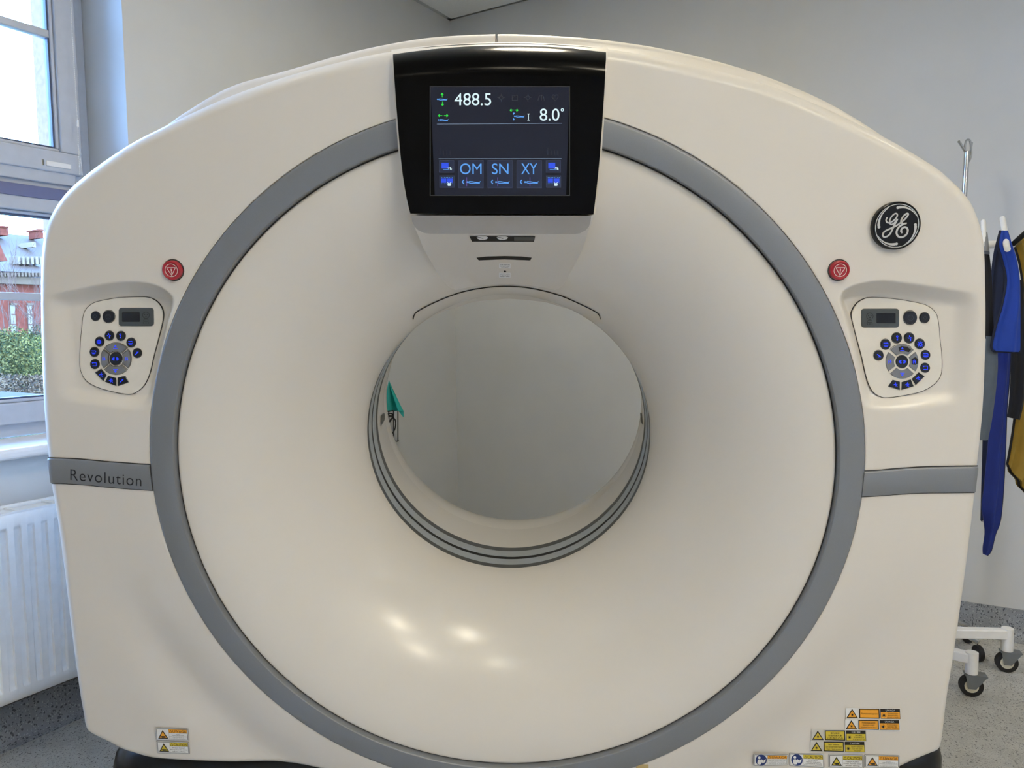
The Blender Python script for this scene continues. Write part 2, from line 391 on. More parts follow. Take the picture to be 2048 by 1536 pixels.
for x in (-90, -56, -24, 24, 58, 92):
    q = MB(); orect(q, x, 610, x+9, 668, D-.05, .1, wing); orect(q, x-1.5, 606, x+10.5, 610, D-.1, .1, bpale)
    for yy in (628, 648): orect(q, x, yy, x+9, yy+1, D-.08, .05, brick)
    q.build('window', B)
# trees, shrubs, hedge
bark = mat('grey_bark', (82, 62, 52), .9, var=.2, spec=.03)
def tree(base, h, label, n=5, seed=1, rb=.09):
    rnd = random.Random(seed); mb = MB()
    def branch(p, d, L, r, k):
        q = p+d*L; m2 = p.lerp(q, .5)+Vector((rnd.uniform(-1, 1), rnd.uniform(-1, 1), rnd.uniform(-.3, .6)))*L*.08
        mb.tube([p, m2, q], [r, r*.8, r*.6], bark, 4 if k < 3 else 6, cap=False)
        if k == 0: return
        for i in range(3 if k > 2 else 3):
            dd = (d+Vector((rnd.uniform(-1, 1), rnd.uniform(-1, 1), rnd.uniform(-.2, .6)))*.62).normalized()
            branch(p.lerp(q, rnd.uniform(.55, 1)), dd, L*rnd.uniform(.62, .82), r*.58, k-1)
    branch(Vector(base), Vector((0, 0, 1)), h*.3, rb, n)
    return tag(mb.build('bare_tree'), label, 'tree', 'bare trees in the garden')
p = outd(20, 800, 20); tree((p.x, p.y, -3), 9.0, 'bare leafless tree in front of the brick building beyond the window', 5, 3, .036)
p = outd(85, 800, 24); tree((p.x, p.y, -3), 9.6, 'second bare leafless tree nearer the scanner edge, outside the window', 5, 8, .045)
def shrub(name, c, rx, ry, rz, cols, label, cat, n=13000, s=.019, seed=4):
    rnd = random.Random(seed); mb = MB(); ms = [mat(name+'_leaf_%d_%d' % (seed, i), cc, .8, var=.2, scale=3, spec=.05) for i, cc in enumerate(cols)]
    for i in range(n):
        while True:
            v = Vector((rnd.uniform(-1, 1), rnd.uniform(-1, 1), rnd.uniform(-1, 1)))
            if .3 < v.length < 1: break
        bump = 1+.18*math.sin(v.x*7+seed)*math.cos(v.z*6)
        p = Vector(c)+Vector((v.x*rx, v.y*ry, v.z*rz))*bump
        a = Vector((rnd.uniform(-1, 1), rnd.uniform(-1, 1), rnd.uniform(-1, 1))).normalized(); b = a.orthogonal().normalized()
        mb.add([p-a*s, p+b*s*.6, p+a*s, p-b*s*.6], [(0, 1, 2, 3)], rnd.choice(ms))
    return tag(mb.build(name), label, cat, 'shrubs in the garden' if cat == 'shrub' else None)
p = outd(48, 722, 13); shrub('green_shrub', (p.x, p.y, p.z), .75, .8, .55, [(58, 58, 26), (88, 82, 34), (34, 38, 20)], 'broad green shrub in the garden behind the window pane', 'shrub', seed=2)
p = outd(0, 735, 10); shrub('green_shrub', (p.x, p.y, p.z), .6, .6, .6, [(40, 44, 24), (64, 60, 30), (96, 84, 44)], 'darker green shrub at the left photo edge outside the window', 'shrub', seed=5)
p = outd(88, 715, 16); shrub('green_shrub', (p.x, p.y, p.z), .5, .6, .7, [(56, 50, 32), (72, 62, 38), (40, 36, 26)], 'grey green shrub right beside the scanner edge outside the window', 'shrub', seed=9)
p = outd(45, 775, 8); shrub('clipped_hedge', (p.x, p.y, p.z-.1), 1.6, 1.2, .28, [(70, 52, 38), (88, 68, 48), (44, 36, 26)], 'low brownish hedge below the shrubs outside the window', 'hedge', n=16000, seed=11)

# ------------------------------------------------------------------ radiator under the window
RO = .165
ra0 = left_wall(220, 1200, RO)[0]; rz1 = left_wall(60, 1019, RO)[1]; rz0 = left_wall(60, 1393, RO)[1]
rib = abs(left_wall(94*.375, 1060, RO)[0]-left_wall(167*.375, 1060, RO)[0])
ribz1 = left_wall(60, 1046, RO)[1]; ribz0 = left_wall(64, 1368, RO)[1]
R = empty('panel_radiator', room(ra0+.7, .08, rz0), 'white ribbed panel radiator on the wall under the window', 'radiator')
phase = left_wall(94*.375, 1060, RO)[0] % rib
def rad_panel(o0, sgn):
    mb = MB(); rows = []; zs = [rz0, rz0+.012]+[ribz0+(ribz1-ribz0)*t for t in (0, .006, .014, .03, .5, .97, .986, .994, 1)]+[rz1-.012, rz1]
    na_ = 760; As = [ra0+1.3*i/na_ for i in range(na_+1)]
    for z in zs:
        r = []
        for a in As:
            x = ((a-phase)/rib+.5) % 1-.5; e = ss((.25-abs(x))/.03)
            zz = min((z-ribz0)/.014, (ribz1-z)/.014); e *= ss(zz) if zz > 0 else 0
            edge = .008 if z in (zs[0], zs[-1]) else 0
            r.append(room(a, o0-sgn*(e*.009+edge), z))
        rows.append(r)
    mb.grid(rows, M['rad'], flip=(sgn < 0)); 
    back = [[room(a, o0-sgn*.014, z) for a in (As[0], As[-1])] for z in (zs[0], zs[-1])]
    mb.grid(back, M['rad'], flip=(sgn > 0))
    for a in (As[0], As[-1]): mb.quad(room(a, o0, zs[0]), room(a, o0-sgn*.014, zs[0]), room(a, o0-sgn*.014, zs[-1]), room(a, o0, zs[-1]), M['rad'])
    return mb
rad_panel(RO, 1).build('front_panel', R, smooth=True, angle=60)
rad_panel(.045, -1).build('back_panel', R, smooth=True, angle=60)
gr = MB()
for (o_, w_) in ((RO-.018, .014), (.045, .016)): gr.box(room(ra0, o_, rz1-.004), E1*1.3, E2*w_, (0, 0, .006), M['rad'])
gr.box(room(ra0, .061, rz1-.012), E1*1.3, E2*(RO-.079), (0, 0, .004), M['rad'])
for i in range(12): gr.box(room(ra0+.02+i*.11, .061, rz1-.008), E1*.012, E2*(RO-.079), (0, 0, .006), M['rad'])
gr.build('top_grille', R)
gr = MB(); gr.box(room(ra0, .050, rz1-.028), E1*.004, E2*(RO-.05), (0, 0, .03), M['rad']); gr.box(room(ra0, .050, rz0), E1*.004, E2*(RO-.05), (0, 0, rz1-rz0-.03), M['rad']); gr.build('side_panel', R)
for q_ in (.2, 1.0): gr = MB(); gr.box(room(ra0+q_, 0, rz0+.1), E1*.03, E2*.045, (0, 0, .4), M['rad']); gr.build('bracket', R)

# ---------------- the scanner
# ================================================================== CT scanner
th, ps = math.radians(12.4), math.radians(2.28)
nn = Vector((math.sin(ps)*math.cos(th), math.sin(th), -math.cos(th)*math.cos(ps)))
gz = -nn; gx = Vector((0, 1, 0)).cross(gz).normalized(); gy = gz.cross(gx)
GR = CR @ Matrix((gx, gy, gz)).transposed()
GO = CP+CR @ Vector((-.0224, -.1981, -1.597))
G4 = Matrix.Translation(GO) @ GR.to_4x4(); GI = G4.inverted()
CL = GI @ CP; GRI = GR.transposed()
def dl(px, py): return GRI @ ray(px, py)
def uz(px, py, z):
    """point of the scanner's own frame on its plane z along the pixel's ray"""
    d = dl(px, py); return CL+d*((z-CL.z)/d.z)
def hit(px, py, zf, z0=.12, z1=-.9, n=90):
    d = dl(px, py); pz = None
    for i in range(n+1):
        z = lerp(z0, z1, i/n); p = CL+d*((z-CL.z)/d.z)
        if z <= zf(p.x, p.y):
            if pz is None: return p
            a, b = pz, z
            for _ in range(26):
                m_ = (a+b)/2; p = CL+d*((m_-CL.z)/d.z)
                if m_ <= zf(p.x, p.y): b = m_
                else: a = m_
            return p
        pz = z
    return p
R1, R2, R3, ZB, ZR, RB = .7385, .6868, .6842, -.314, -.600, .35
def prof(t): t = max(0, min(1, t)); return .42*t**1.6+.58*(1-math.sqrt(max(0, 1-t*t)))
def zfun(u, v):
    r = math.hypot(u, v)
    if r >= R3: return -.010
    if r <= RB: return -9
    return -.010+(ZB+.010)*prof((R3-r)/(R3-RB))
# --- outer outline, traced clockwise from the top
OUT = [(1005, 93), (900, 96), (787, 103), (691, 122), (580, 151), (468, 190), (375, 231), (320, 258), (257, 291), (190, 337), (142, 377), (116, 408), (98, 441), (88, 478), (83, 532), (82, 607),
       (84, 700), (88, 800), (93, 870), (98, 917), (104, 970), (115, 1035), (121, 1075), (128, 1130), (140, 1230), (152, 1325), (162, 1395), (168, 1428), (171, 1447), (177, 1461), (197, 1473), (218, 1483), (242, 1496), (265, 1504),
       (298, 1513), (332, 1517), (450, 1524), (582, 1535), (800, 1568), (1015, 1590), (1250, 1585), (1500, 1567), (1700, 1549), (1780, 1538), (1829, 1518), (1861, 1505), (1875, 1499), (1880, 1490), (1884, 1470), (1892, 1400), (1907.5, 1303), (1931, 1135),
       (1946, 1010), (1953, 935), (1960, 872), (1966, 800), (1970, 700), (1971, 620), (1970, 560), (1968, 505), (1962, 460), (1945, 413), (1923, 382), (1895, 355), (1864, 331), (1786, 284), (1708, 245), (1630, 208), (1512.5, 163), (1356, 124), (1213.7, 98.5), (1110, 94)]
def polar(pts):
    P = catmull([(p.x, p.y) for p in pts], 8, closed=True)
    L = sorted(((math.atan2(y, x)) % (2*math.pi), math.hypot(x, y)) for x, y in P)
    L = [(L[-1][0]-2*math.pi, L[-1][1])]+L+[(L[0][0]+2*math.pi, L[0][1])]
    tab = []; k = 0; N = 2880
    for i in range(N+1):
        a = 2*math.pi*i/N
        while k < len(L)-2 and L[k+1][0] < a: k += 1
        (a0, r0), (a1, r1) = L[k], L[k+1]
        tab.append(r0 if a1-a0 < 1e-9 else lerp(r0, r1, max(0, min(1, (a-a0)/(a1-a0)))))
    def f(a):
        x = (a % (2*math.pi))/(2*math.pi)*N; i = int(x); return lerp(tab[i], tab[min(i+1, N)], x-i)
    return f
FZ, FW = .036, .027                        # fillet depth and width of the cover's outer edge
def rim_point(x, y):
    best = None                            # largest rim whose rounded edge just touches the sight line
    for k in range(0, 19):
        ph = math.pi/2*k/18; p = uz(x, y, -FZ*(1-math.cos(ph))); r = math.hypot(p.x, p.y)+FW*(1-math.sin(ph))
        if best is None or r < best[0]: best = (r, p)
    r, p = best; h = math.hypot(p.x, p.y); return Vector((p.x/h*r, p.y/h*r, -FZ))
Ro = polar([rim_point(x, y) for x, y in OUT])
ARC = [(1790, 295), (1669, 218), (1551.5, 165), (1434, 127), (1317, 100), (1200, 83), (1100, 75), (1005, 72), (900, 76), (820, 85), (706, 108), (580, 144), (468, 176), (375, 229), (316, 272)]
arcp = [uz(x, y, -.21) for x, y in catmull(ARC, 6)]
aa = [math.atan2(p.y, p.x) for p in arcp]; ar = [p.length if False else math.hypot(p.x, p.y) for p in arcp]
rat = [r/Ro(a) for r, a in zip(ar, aa)]
def Rr(a):
    o = Ro(a); a = a % (2*math.pi)
    if a > math.pi: k = .985
    elif a < aa[0]: k = lerp(.985, rat[0], ss(1-(aa[0]-a)/.16))
    elif a > aa[-1]: k = lerp(.985, rat[-1], ss(1-(a-aa[-1])/.16))
    else: k = interp(a, aa, rat)
    return o*k
# --- recesses that hold the control panels
def poly_v(pts, z=-.0): P = sorted((uz(x, y, z).x, uz(x, y, z).y) for x, y in pts); return [p[0] for p in P], [p[1] for p in P]
REC = []
for sgn, top, bot, inner, outer in (
    (-1, [(100, 588), (150, 578), (200, 568), (250, 562), (290, 564), (322, 574), (350, 594)], [(100, 802), (125, 804), (200, 815), (260, 823), (293, 822), (330, 815)], [(356, 560), (352, 600), (338, 650), (324, 720), (308, 825)], (98, 700)),
    (1, [(1672, 600), (1690, 578), (1720, 566), (1760, 560), (1800, 563), (1850, 569), (1900, 577), (1945, 584)], [(1700, 812), (1740, 822), (1800, 824), (1870, 818), (1950, 806)], [(1668, 560), (1675, 600), (1692, 650), (1706, 720), (1724, 830)], (1954, 700))):
    tu, tv = poly_v(catmull(top, 8)); bu, bv = poly_v(catmull(bot, 6))
    I = sorted((uz(x, y, 0).y, uz(x, y, 0).x) for x, y in inner)
    REC.append((sgn, tu, tv, bu, bv, [i[0] for i in I], [i[1] for i in I], uz(outer[0], outer[1], 0).x))
VT, VB_ = uz(1020, 592, 0).y, uz(1020, 800, 0).y
DT, DB = .050, .020
UI_, UO_ = abs(uz(325, 690, -.03).x), abs(uz(160, 690, -.03).x)
def depth_v(v, u): return (DB+(DT-DB)*(v-VB_)/(VT-VB_))*lerp(1, .52, (abs(u)-UI_)/(UO_-UI_))
def rec(u, v):
    for (s, tu, tv, bu, bv, iv, iu, uo) in REC:
        if u*s < .55 or not (-.2 < v < .6): continue
        t = (interp(u, tu, tv)-v)/.040; b = (v-interp(u, bu, bv))/.034
        i = (u-interp(v, iv, iu))*s/.030; o = (uo-u)*s/.045
        if min(t, b, i, o) <= 0: return 0
        return max(0, depth_v(v, u))*ss(min(1, t/.95))**.7*ss(b)*ss(i)*ss(o)
    return 0
def zcov(u, v, flat=False):
    r = math.hypot(u, v); a = math.atan2(v, u)
    z = -.016*ss((-v-.12)/.35)*math.exp(-((r-.865)/.060)**2)
    z -= rec(u, v)
    q = Ro(a)-r
    if q < FW and not flat: z -= FZ*(1-math.sqrt(max(0, 1-(1-max(q, 0)/FW)**2)))
    return z
def zpan(u, v): return -depth_v(v, u)+.0015

S = empty('ct_scanner', (GO.x, GO.y+.35, 0), 'large white CT scanner gantry with black screen, grey ring and round open bore', 'ct scanner')
def part(mb, name, parent=None, smooth=False, label=None, angle=35, bevel=0):
    o = mb.build(name, parent or S, smooth=smooth, mw=G4, angle=angle, bevel=bevel)
    if label: o['label'] = label
    return o
def ring_rows(prf, N=360, a0=0, a1=2*math.pi):
    return [[(r*math.cos(a0+(a1-a0)*k/N), r*math.sin(a0+(a1-a0)*k/N), z) for k in range(N)] for r, z in prf]
# front covers (upper left, upper right, lower)
_p = uz(1850, 963, 0); AR = math.atan2(_p.y, _p.x); _p = uz(190, 948, 0); AL = math.atan2(_p.y, _p.x) % (2*math.pi)
gap = .0016
for nm, a0, a1, lab in (('front_cover', AR+gap, math.pi/2-.001, None), ('front_cover', math.pi/2+.001, AL-gap, None), ('lower_front_cover', AL+gap-2*math.pi, AR-gap, None)):
    mb = MB(); up_ = nm == 'front_cover'; N = int((2300 if up_ else 1300)*(a1-a0)/(2*math.pi))+2; rows = []
    NR = 110 if up_ else 60
    for j in range(NR+16):
        row = []
        for k in range(N+1):
            a = lerp(a0, a1, k/N); ro = Ro(a); c, s_ = math.cos(a), math.sin(a)
            if j == 0: r, z = R1+.0012, -.03
            elif j <= NR:
                t = (j-1)/(NR-1); r = lerp(R1+.0012, ro-FW, t); z = zcov(r*c, r*s_)
                if j == 1: z -= .001
            elif j <= NR+12:
                t = (j-NR)/12; r = ro-FW+FW*math.sin(t*math.pi/2); z = zcov(r*c, r*s_, True)-FZ*(1-math.cos(t*math.pi/2))
            else:
                t = (j-NR-12)/3; r = ro*(1-.004*t); z = -FZ-.125*t
            row.append((r*c, r*s_, z))
        rows.append(row)
    mb.grid(rows, M['cover'], flip=True); part(mb, nm, smooth=True, angle=60)
# rear covers, two halves with a seam on top
for a0, a1 in ((-math.pi/2, math.radians(90.4)), (math.radians(90.75), math.pi*1.5)):
    mb = MB(); N = 240; rows = []
    for (k1, dz) in ((-.06, -.176), (-.012, -.178), (-.004, -.183), (0, -.193), (0, -.25), (.0, -.5), (-.02, -.85), (-.05, -.93), (-.10, -.95)):
        row = []
        for k in range(N+1):
            a = lerp(a0, a1, k/N); r = Rr(a)+k1; row.append((r*math.cos(a), r*math.sin(a), dz))
        rows.append(row)
    rows.append([(.70*math.cos(lerp(a0, a1, k/N)), .70*math.sin(lerp(a0, a1, k/N)), -.95) for k in range(N+1)])
    for e in (0, -1): pass
    mb.grid(rows, M['cover'], flip=True)
    for e in (0, N):                       # close the seam faces
        idx = [r[e] for r in rows]; inn_ = [(p[0]*.96, p[1]*.96, p[2]) for p in idx]
        mb.grid([idx, inn_], M['cover'])
    part(mb, 'rear_cover', smooth=True, angle=50)
mb = MB(); rows = []
for t in range(13): tt = t/12; rows.append((lerp(RB+.016, .70, 1-math.sqrt(max(0, 1-tt*tt))), lerp(ZR, -.95, tt)))
mb.grid(ring_rows(rows, 180), M['funnel'], closed=True, flip=False); part(mb, 'rear_funnel', smooth=True)
# grey trim ring
mb = MB()
pr = [(R1, -.03), (R1, -.002), (R1-.0006, .0015), (R1-.003, .0032), (R1-.006, .0040), (R2+.004, .0040), (R2+.002, .0035), (R2+.0006, .0015), (R2, -.003), (R2, -.03)]
mb.grid(ring_rows(pr, 360), M['silver'], closed=True); part(mb, 'trim_ring', smooth=True, angle=25)
mb = MB(); mb.grid(ring_rows([(R1+.004, -.012), (R3-.003, -.014)], 240), M['gap'], closed=True); part(mb, 'ring_gap')
# funnel
mb = MB(); pr = [(R3, -.035), (R3, -.012), (R3-.002, -.0102)]
for t in [i/64 for i in range(1, 60)]+[.94, .955, .968, .978, .986, .992, .997, 1.0]:
    r = R3-(R3-RB)*t; pr.append((r, zfun(r-1e-9 if t == 1 else r, 0) if t < 1 else ZB))
mb.grid(ring_rows(pr, 360), M['funnel'], closed=True); part(mb, 'funnel', smooth=True, angle=70, label='white concave funnel round the bore')
# bore tube with dark and light bands
def zband(py):                             # depth at which the bore's lowest line shows at this image row
    d = dl(1022, py); t = (-(RB+.001)-CL.y)/d.y; return CL.z+d.z*t
zz = [zband(y) for y in (1129.5, 1118.5, 1113, 1102.5, 1095.5)]
bands = [(ZB, zz[0], 'dark', 'band'), (zz[0], zz[1], 'stripe', 'band'), (zz[1], zz[2], 'black', 'scan_window'), (zz[2], zz[3], 'stripe', 'band'), (zz[3], zz[4], 'dark', 'band')]
mb = MB(); mb.grid(ring_rows([(RB+.003, ZB+.002), (RB+.003, ZB-.002)], 240), M['black'], closed=True); part(mb, 'bore_gap')
for i, (z0, z1, m_, nm) in enumerate(bands):
    mb = MB(); k0 = .0012 if m_ == 'black' else 0
    mb.grid(ring_rows([(RB+.004, z0), (RB+.0005+k0, z0-.0006), (RB+.0005+k0, z1+.0006), (RB+.004, z1)], 300), M[m_], closed=True)
    part(mb, nm, smooth=True, label={'dark': 'dark grey band inside the bore', 'stripe': 'light grey band inside the bore', 'black': 'thin black scan line inside the bore'}[m_])
mb = MB(); mb.grid(ring_rows([(RB+.004, zz[4]), (RB+.001, zz[4]-.001), (RB+.006, lerp(zz[4], ZR, .5)), (RB+.016, ZR)], 300), M['funnel'], closed=True); part(mb, 'bore_tube', smooth=True)
print('bands', [round(x, 3) for x in zz])
# small laser windows inside the bore
def tubehit(px, py):
    d = dl(px, py)
    for i in range(400):
        z = ZB-.001-(ZR*-1+ZB)*i/400; z = lerp(ZB, ZR, i/400); p = CL+d*((z-CL.z)/d.z)
        if math.hypot(p.x, p.y) > RB-.002+(.016 if z < zz[4] else 0)*(zz[4]-z)/(zz[4]-ZR): return p
    return p
for q in ([(762, 832), (766, 826), (770, 826), (770, 838), (766, 846), (762, 852)], [(1280, 826), (1284, 826), (1285, 850), (1281, 842)]):
    mb = MB(); P = [tubehit(*a) for a in q]; P = [p*1 for p in P]
    mb.add(P, [tuple(range(len(P)))], M['dark']); part(mb, 'laser_window', label='small dark laser window in the bore wall')

# ---- drawing on surfaces: shapes given in drawing units, mapped by f(X, Y, h) onto the surface
class Draw:
    def __init__(s, mb, f, h=0.0006): s.mb = mb; s.f = f; s.h = h
    def poly(s, pts, m, h=None, flat=True):
        h = s.h if h is None else h; s.mb.add([s.f(x, y, h) for x, y in pts], [tuple(range(len(pts)))[::-1]], m)
    def plate(s, pts, m, h0, h1, bev=.0006, cx=None):
        n = len(pts); cx = sum(p[0] for p in pts)/n; cy = sum(p[1] for p in pts)/n
        k = .96 if bev else 1
        rows = [[s.f(x, y, h0) for x, y in pts], [s.f(x, y, h1-bev) for x, y in pts], [s.f(cx+(x-cx)*k, cy+(y-cy)*k, h1) for x, y in pts]]
        s.mb.grid(rows, m, closed=True, flip=False); s.mb.add(rows[-1], [tuple(range(n))[::-1]], m)
    def rect(s, x0, y0, x1, y1, m, h=None): s.poly([(x0, y0), (x1, y0), (x1, y1), (x0, y1)], m, h)
    def rrect(s, x0, y0, x1, y1, r):
        out = []
        for cx, cy, a in ((x1-r, y0+r, -90), (x1-r, y1-r, 0), (x0+r, y1-r, 90), (x0+r, y0+r, 180)):
            for k in range(5): t = math.radians(a+22.5*k); out.append((cx+r*math.cos(t), cy+r*math.sin(t)))
        return out
    def frame(s, x0, y0, x1, y1, w, m, h=None):
        for a in ((x0, y0, x1, y0+w), (x0, y1-w, x1, y1), (x0, y0+w, x0+w, y1-w), (x1-w, y0+w, x1, y1-w)): s.rect(*a, m, h)
    def circ(s, cx, cy, r, ry=None, n=28): ry = ry or r; return [(cx+r*math.cos(2*math.pi*k/n), cy+ry*math.sin(2*math.pi*k/n)) for k in range(n)]
    def ribbon(s, pts, w, m, h=None, closed=False, ws=None):
        h = s.h if h is None else h; n = len(pts); A = []; B = []
        for i, (x, y) in enumerate(pts):
            if closed: x0, y0 = pts[i-1]; x1, y1 = pts[(i+1) % n]
            else: x0, y0 = pts[max(i-1, 0)]; x1, y1 = pts[min(i+1, n-1)]
            dx, dy = x1-x0, y1-y0; L = math.hypot(dx, dy) or 1; ww = (ws[i] if ws else w)/2
            A.append(s.f(x-dy/L*ww, y+dx/L*ww, h)); B.append(s.f(x+dy/L*ww, y-dx/L*ww, h))
        s.mb.grid([A, B], m, closed=closed, flip=True)
    def text(s, body, x0, y0, x1, y1, m, h=None):
        h = s.h if h is None else h; vs, fs = text2d(body)
        s.mb.add([s.f(lerp(x0, x1, x), lerp(y1, y0, y), h) for x, y in vs], fs, m)

# ---- console
blk = M['glass']
def loft(mb, rows, m, n=28, back=None, grow=0, dz=0):
    P = []
    for (z, L, R_, b) in rows:
        r = []
        for k in range(n+1):
            t = k/n; x = lerp(L[0]-grow, R_[0]+grow, t); y = lerp(L[1], R_[1], t)-b*(1-(2*t-1)**2); zz_ = z(x, y) if callable(z) else z
            r.append(uz(x, y, zz_+dz))
        P.append(r)
    mb.grid(P, m, flip=False)
    if back:
        for e in (0, -1):
            A = [r[e] for r in P]; Bk = [Vector((p.x, p.y, min(back(p.x, p.y), p.z-.001))) for p in A]
            mb.grid([A, Bk], m, flip=(e == -1))
    return P
def bk(u, v): return min(zcov(u, v, True) if math.hypot(u, v) > R3 else zfun(u, v), 0)-.01
rows = [(-.13, (790, 112), (1209, 108), 13), (-.055, (786.5, 101.5), (1212, 97.5), 13), (-.03, (786, 104), (1212.2, 100), 13), (0, (786, 111), (1212, 107), 13), (.02, (786.5, 122), (1212, 119), 13), (.030, (787.5, 136), (1211, 134), 12), (.035, (789, 160), (1210, 160), 8),
        (.035, (795, 240), (1205, 240), 0), (.035, (803, 330), (1198, 330), 0), (.035, (812, 390), (1191.5, 392), 0), (.035, (820.5, 427), (1187, 429), 0)]
def smooth_rows(rows, n=4):
    f = [(z, L[0], L[1], R_[0], R_[1], b) for z, L, R_, b in rows]; return [(a[0], (a[1], a[2]), (a[3], a[4]), a[5]) for a in catmull(f, n)]
mb = MB(); Pc = loft(mb, smooth_rows(rows), blk, back=bk); con = part(mb, 'display_console', smooth=True, angle=40, label='glossy black display console')
mb = MB(); rim = [(z, (L[0]-3.2, L[1]-(1.2 if i < 4 else 0)), (R_[0]+3.4, R_[1]-(1.2 if i < 4 else 0)), b) for i, (z, L, R_, b) in enumerate(rows)]
loft(mb, smooth_rows(rim), M['cover'], back=bk, dz=-.006); part(mb, 'console_surround', smooth=True, angle=40)
# screen
SX = lambda X, Y, h: uz(770+X*.2246, 60+Y*.2246, .0368+h*.35)
lcd = mat('lcd_background', (9, 11, 20), .12, emit=.55, ergb=(16, 20, 44), var=0)
def em(name, c, k=1.0): return mat(name, tuple(int(x*.3) for x in c), .4, emit=k, ergb=c, var=0)
ew, eg, eb, ed = em('lcd_white', (225, 250, 255), 1.0), em('lcd_green', (40, 230, 70), .9), em('lcd_blue', (92, 165, 245), .95), em('lcd_deep_blue', (40, 80, 235), .95)
eln, ebt, edim, ebor = em('lcd_line', (120, 140, 165), .8), em('lcd_button', (26, 34, 62), 1), em('lcd_dim', (34, 38, 50), 1), em('lcd_border', (50, 58, 84), 1)
evio = em('lcd_violet', (120, 90, 190), .9)
mb = MB(); D_ = Draw(mb, SX); bz = mat('screen_bezel', (42, 45, 50), .35)
D_.frame(398, 498, 1648, 1478, 9, bz, .0012)
D_.poly([(405, 505), (1642, 500), (1612, 1470), (443, 1470)], lcd, .0003)
scr = part(mb, 'screen', con, label='lit touch screen with table height and tilt readings')
mb = MB(); D_ = Draw(mb, SX, .0016)
D_.text('488.5', 618, 562, 945, 672, ew); D_.text('8.0', 1378, 700, 1553, 808, ew); D_.ribbon(D_.circ(1579, 712, 11), 6, ew, closed=True)
D_.ribbon([(462, 838), (1576, 831)], 5, eln); D_.ribbon([(478, 1146), (1572, 1144)], 5, eln)
def arrow(x0, y0, x1, y1, m, w_=8, hd=17):
    D_.ribbon([(x0, y0), (x1, y1)], w_*.8, m); a = math.atan2(y1-y0, x1-x0)
    for q in (2.5, -2.5): D_.ribbon([(x1, y1), (x1+hd*math.cos(a+q), y1+hd*math.sin(a+q))], w_, m)
arrow(510, 600, 509, 563, eg); arrow(512, 638, 512, 673, eg); arrow(510, 762, 474, 762, eg); arrow(525, 762, 561, 762, eg); arrow(1144, 712, 1113, 716, eg); arrow(1153, 712, 1184, 716, eg)
def lying(x, y, s_, m, mm=None):
    D_.poly(D_.circ(x+6*s_, y, 6*s_), m); D_.ribbon([(x+12*s_, y), (x+20*s_, y-4*s_), (x+42*s_, y-3*s_), (x+62*s_, y+1*s_), (x+86*s_, y+3*s_), (x+94*s_, y-5*s_)], 5*s_, m, .0017)
    D_.ribbon([(x+14*s_, y+3*s_), (x+30*s_, y+8*s_), (x+60*s_, y+6*s_), (x+90*s_, y+7*s_)], 5*s_, m, .0018)
lying(462, 617, 1, eb); lying(470, 800, 1, eb); lying(1148, 768, 1, eb)
D_.ribbon([(1268, 748), (1288, 748)], 5, ew); D_.ribbon([(1268, 803), (1288, 803)], 5, ew); D_.ribbon([(1278, 748), (1278, 803)], 5, ew)
D_.poly([(1140, 735), (1158, 738), (1141, 758)], eb); D_.poly([(1140, 780), (1141, 805), (1158, 800)], eb)
for (x, y) in ((1035, 603), (1272, 603)):
    D_.ribbon(D_.circ(x, y, 16, n=14), 5, edim, closed=True)
    for k in range(4): a = k*math.pi/2; D_.ribbon([(x+20*math.cos(a), y+20*math.sin(a)), (x+34*math.cos(a), y+34*math.sin(a))], 5, edim)
D_.frame(1130, 580, 1182, 628, 5, edim); D_.ribbon([(1145, 600), (1155, 585), (1166, 600)], 5, edim)
D_.ribbon([(1362, 630), (1372, 590), (1388, 580), (1392, 628)], 5, edim); D_.ribbon([(1420, 630), (1410, 590), (1396, 580), (1392, 628)], 5, edim)
D_.ribbon([(1515, 630), (1486, 598), (1492, 578), (1506, 576), (1515, 588), (1524, 576), (1538, 578), (1544, 598), (1515, 630)], 5, edim)
for x in (490, 1450):
    for k in range(4): D_.ribbon([(x+k*30, 1050 if k == 0 else 1075), (x+k*30, 1112)], 4, edim)
part(mb, 'readings', scr)
def sbutton(x0, y0, x1, y1, fn, lab):
    global D_
    mb = MB(); D_ = Draw(mb, SX, .0020); D_.rect(x0, y0, x1, y1, ebt, .0008); D_.frame(x0, y0, x1, y1, 4, ebor, .0012); fn(x0, y0, x1, y1); part(mb, 'screen_button', scr, label=lab)
def bigb(txt, tx0, tx1, hx):
    def f(x0, y0, x1, y1):
        D_.text(txt, tx0, 1188, tx1, 1284, eb); c = x0+20
        D_.ribbon([(c+28, 1334), (c+12, 1352), (c+28, 1370)], 9, eb); lying(c+48, 1354, 1.35, eb); D_.ribbon([(hx, 1312), (hx, 1390)], 4, evio, .0022)
    return f
sbutton(655, 1160, 878, 1408, bigb('OM', 668, 860, 728), 'screen button lettered OM'); sbutton(913, 1160, 1136, 1408, bigb('SN', 952, 1100, 1003), 'screen button lettered SN'); sbutton(1172, 1160, 1396, 1408, bigb('XY', 1213, 1355, 1291), 'screen button lettered XY')
def moni(x0, y0, x1, y1):
    D_.rect(x0+22, y0+22, x0+84, y0+74, ed); D_.ribbon([(x0+35, y0+84), (x0+90, y0+84)], 6, eb)
    for k in range(5): a = -2.6+k*.75; D_.ribbon([(x0+92+6*math.cos(a), y0+78+6*math.sin(a)), (x0+92+24*math.cos(a), y0+78+20*math.sin(a))], 6, ew)
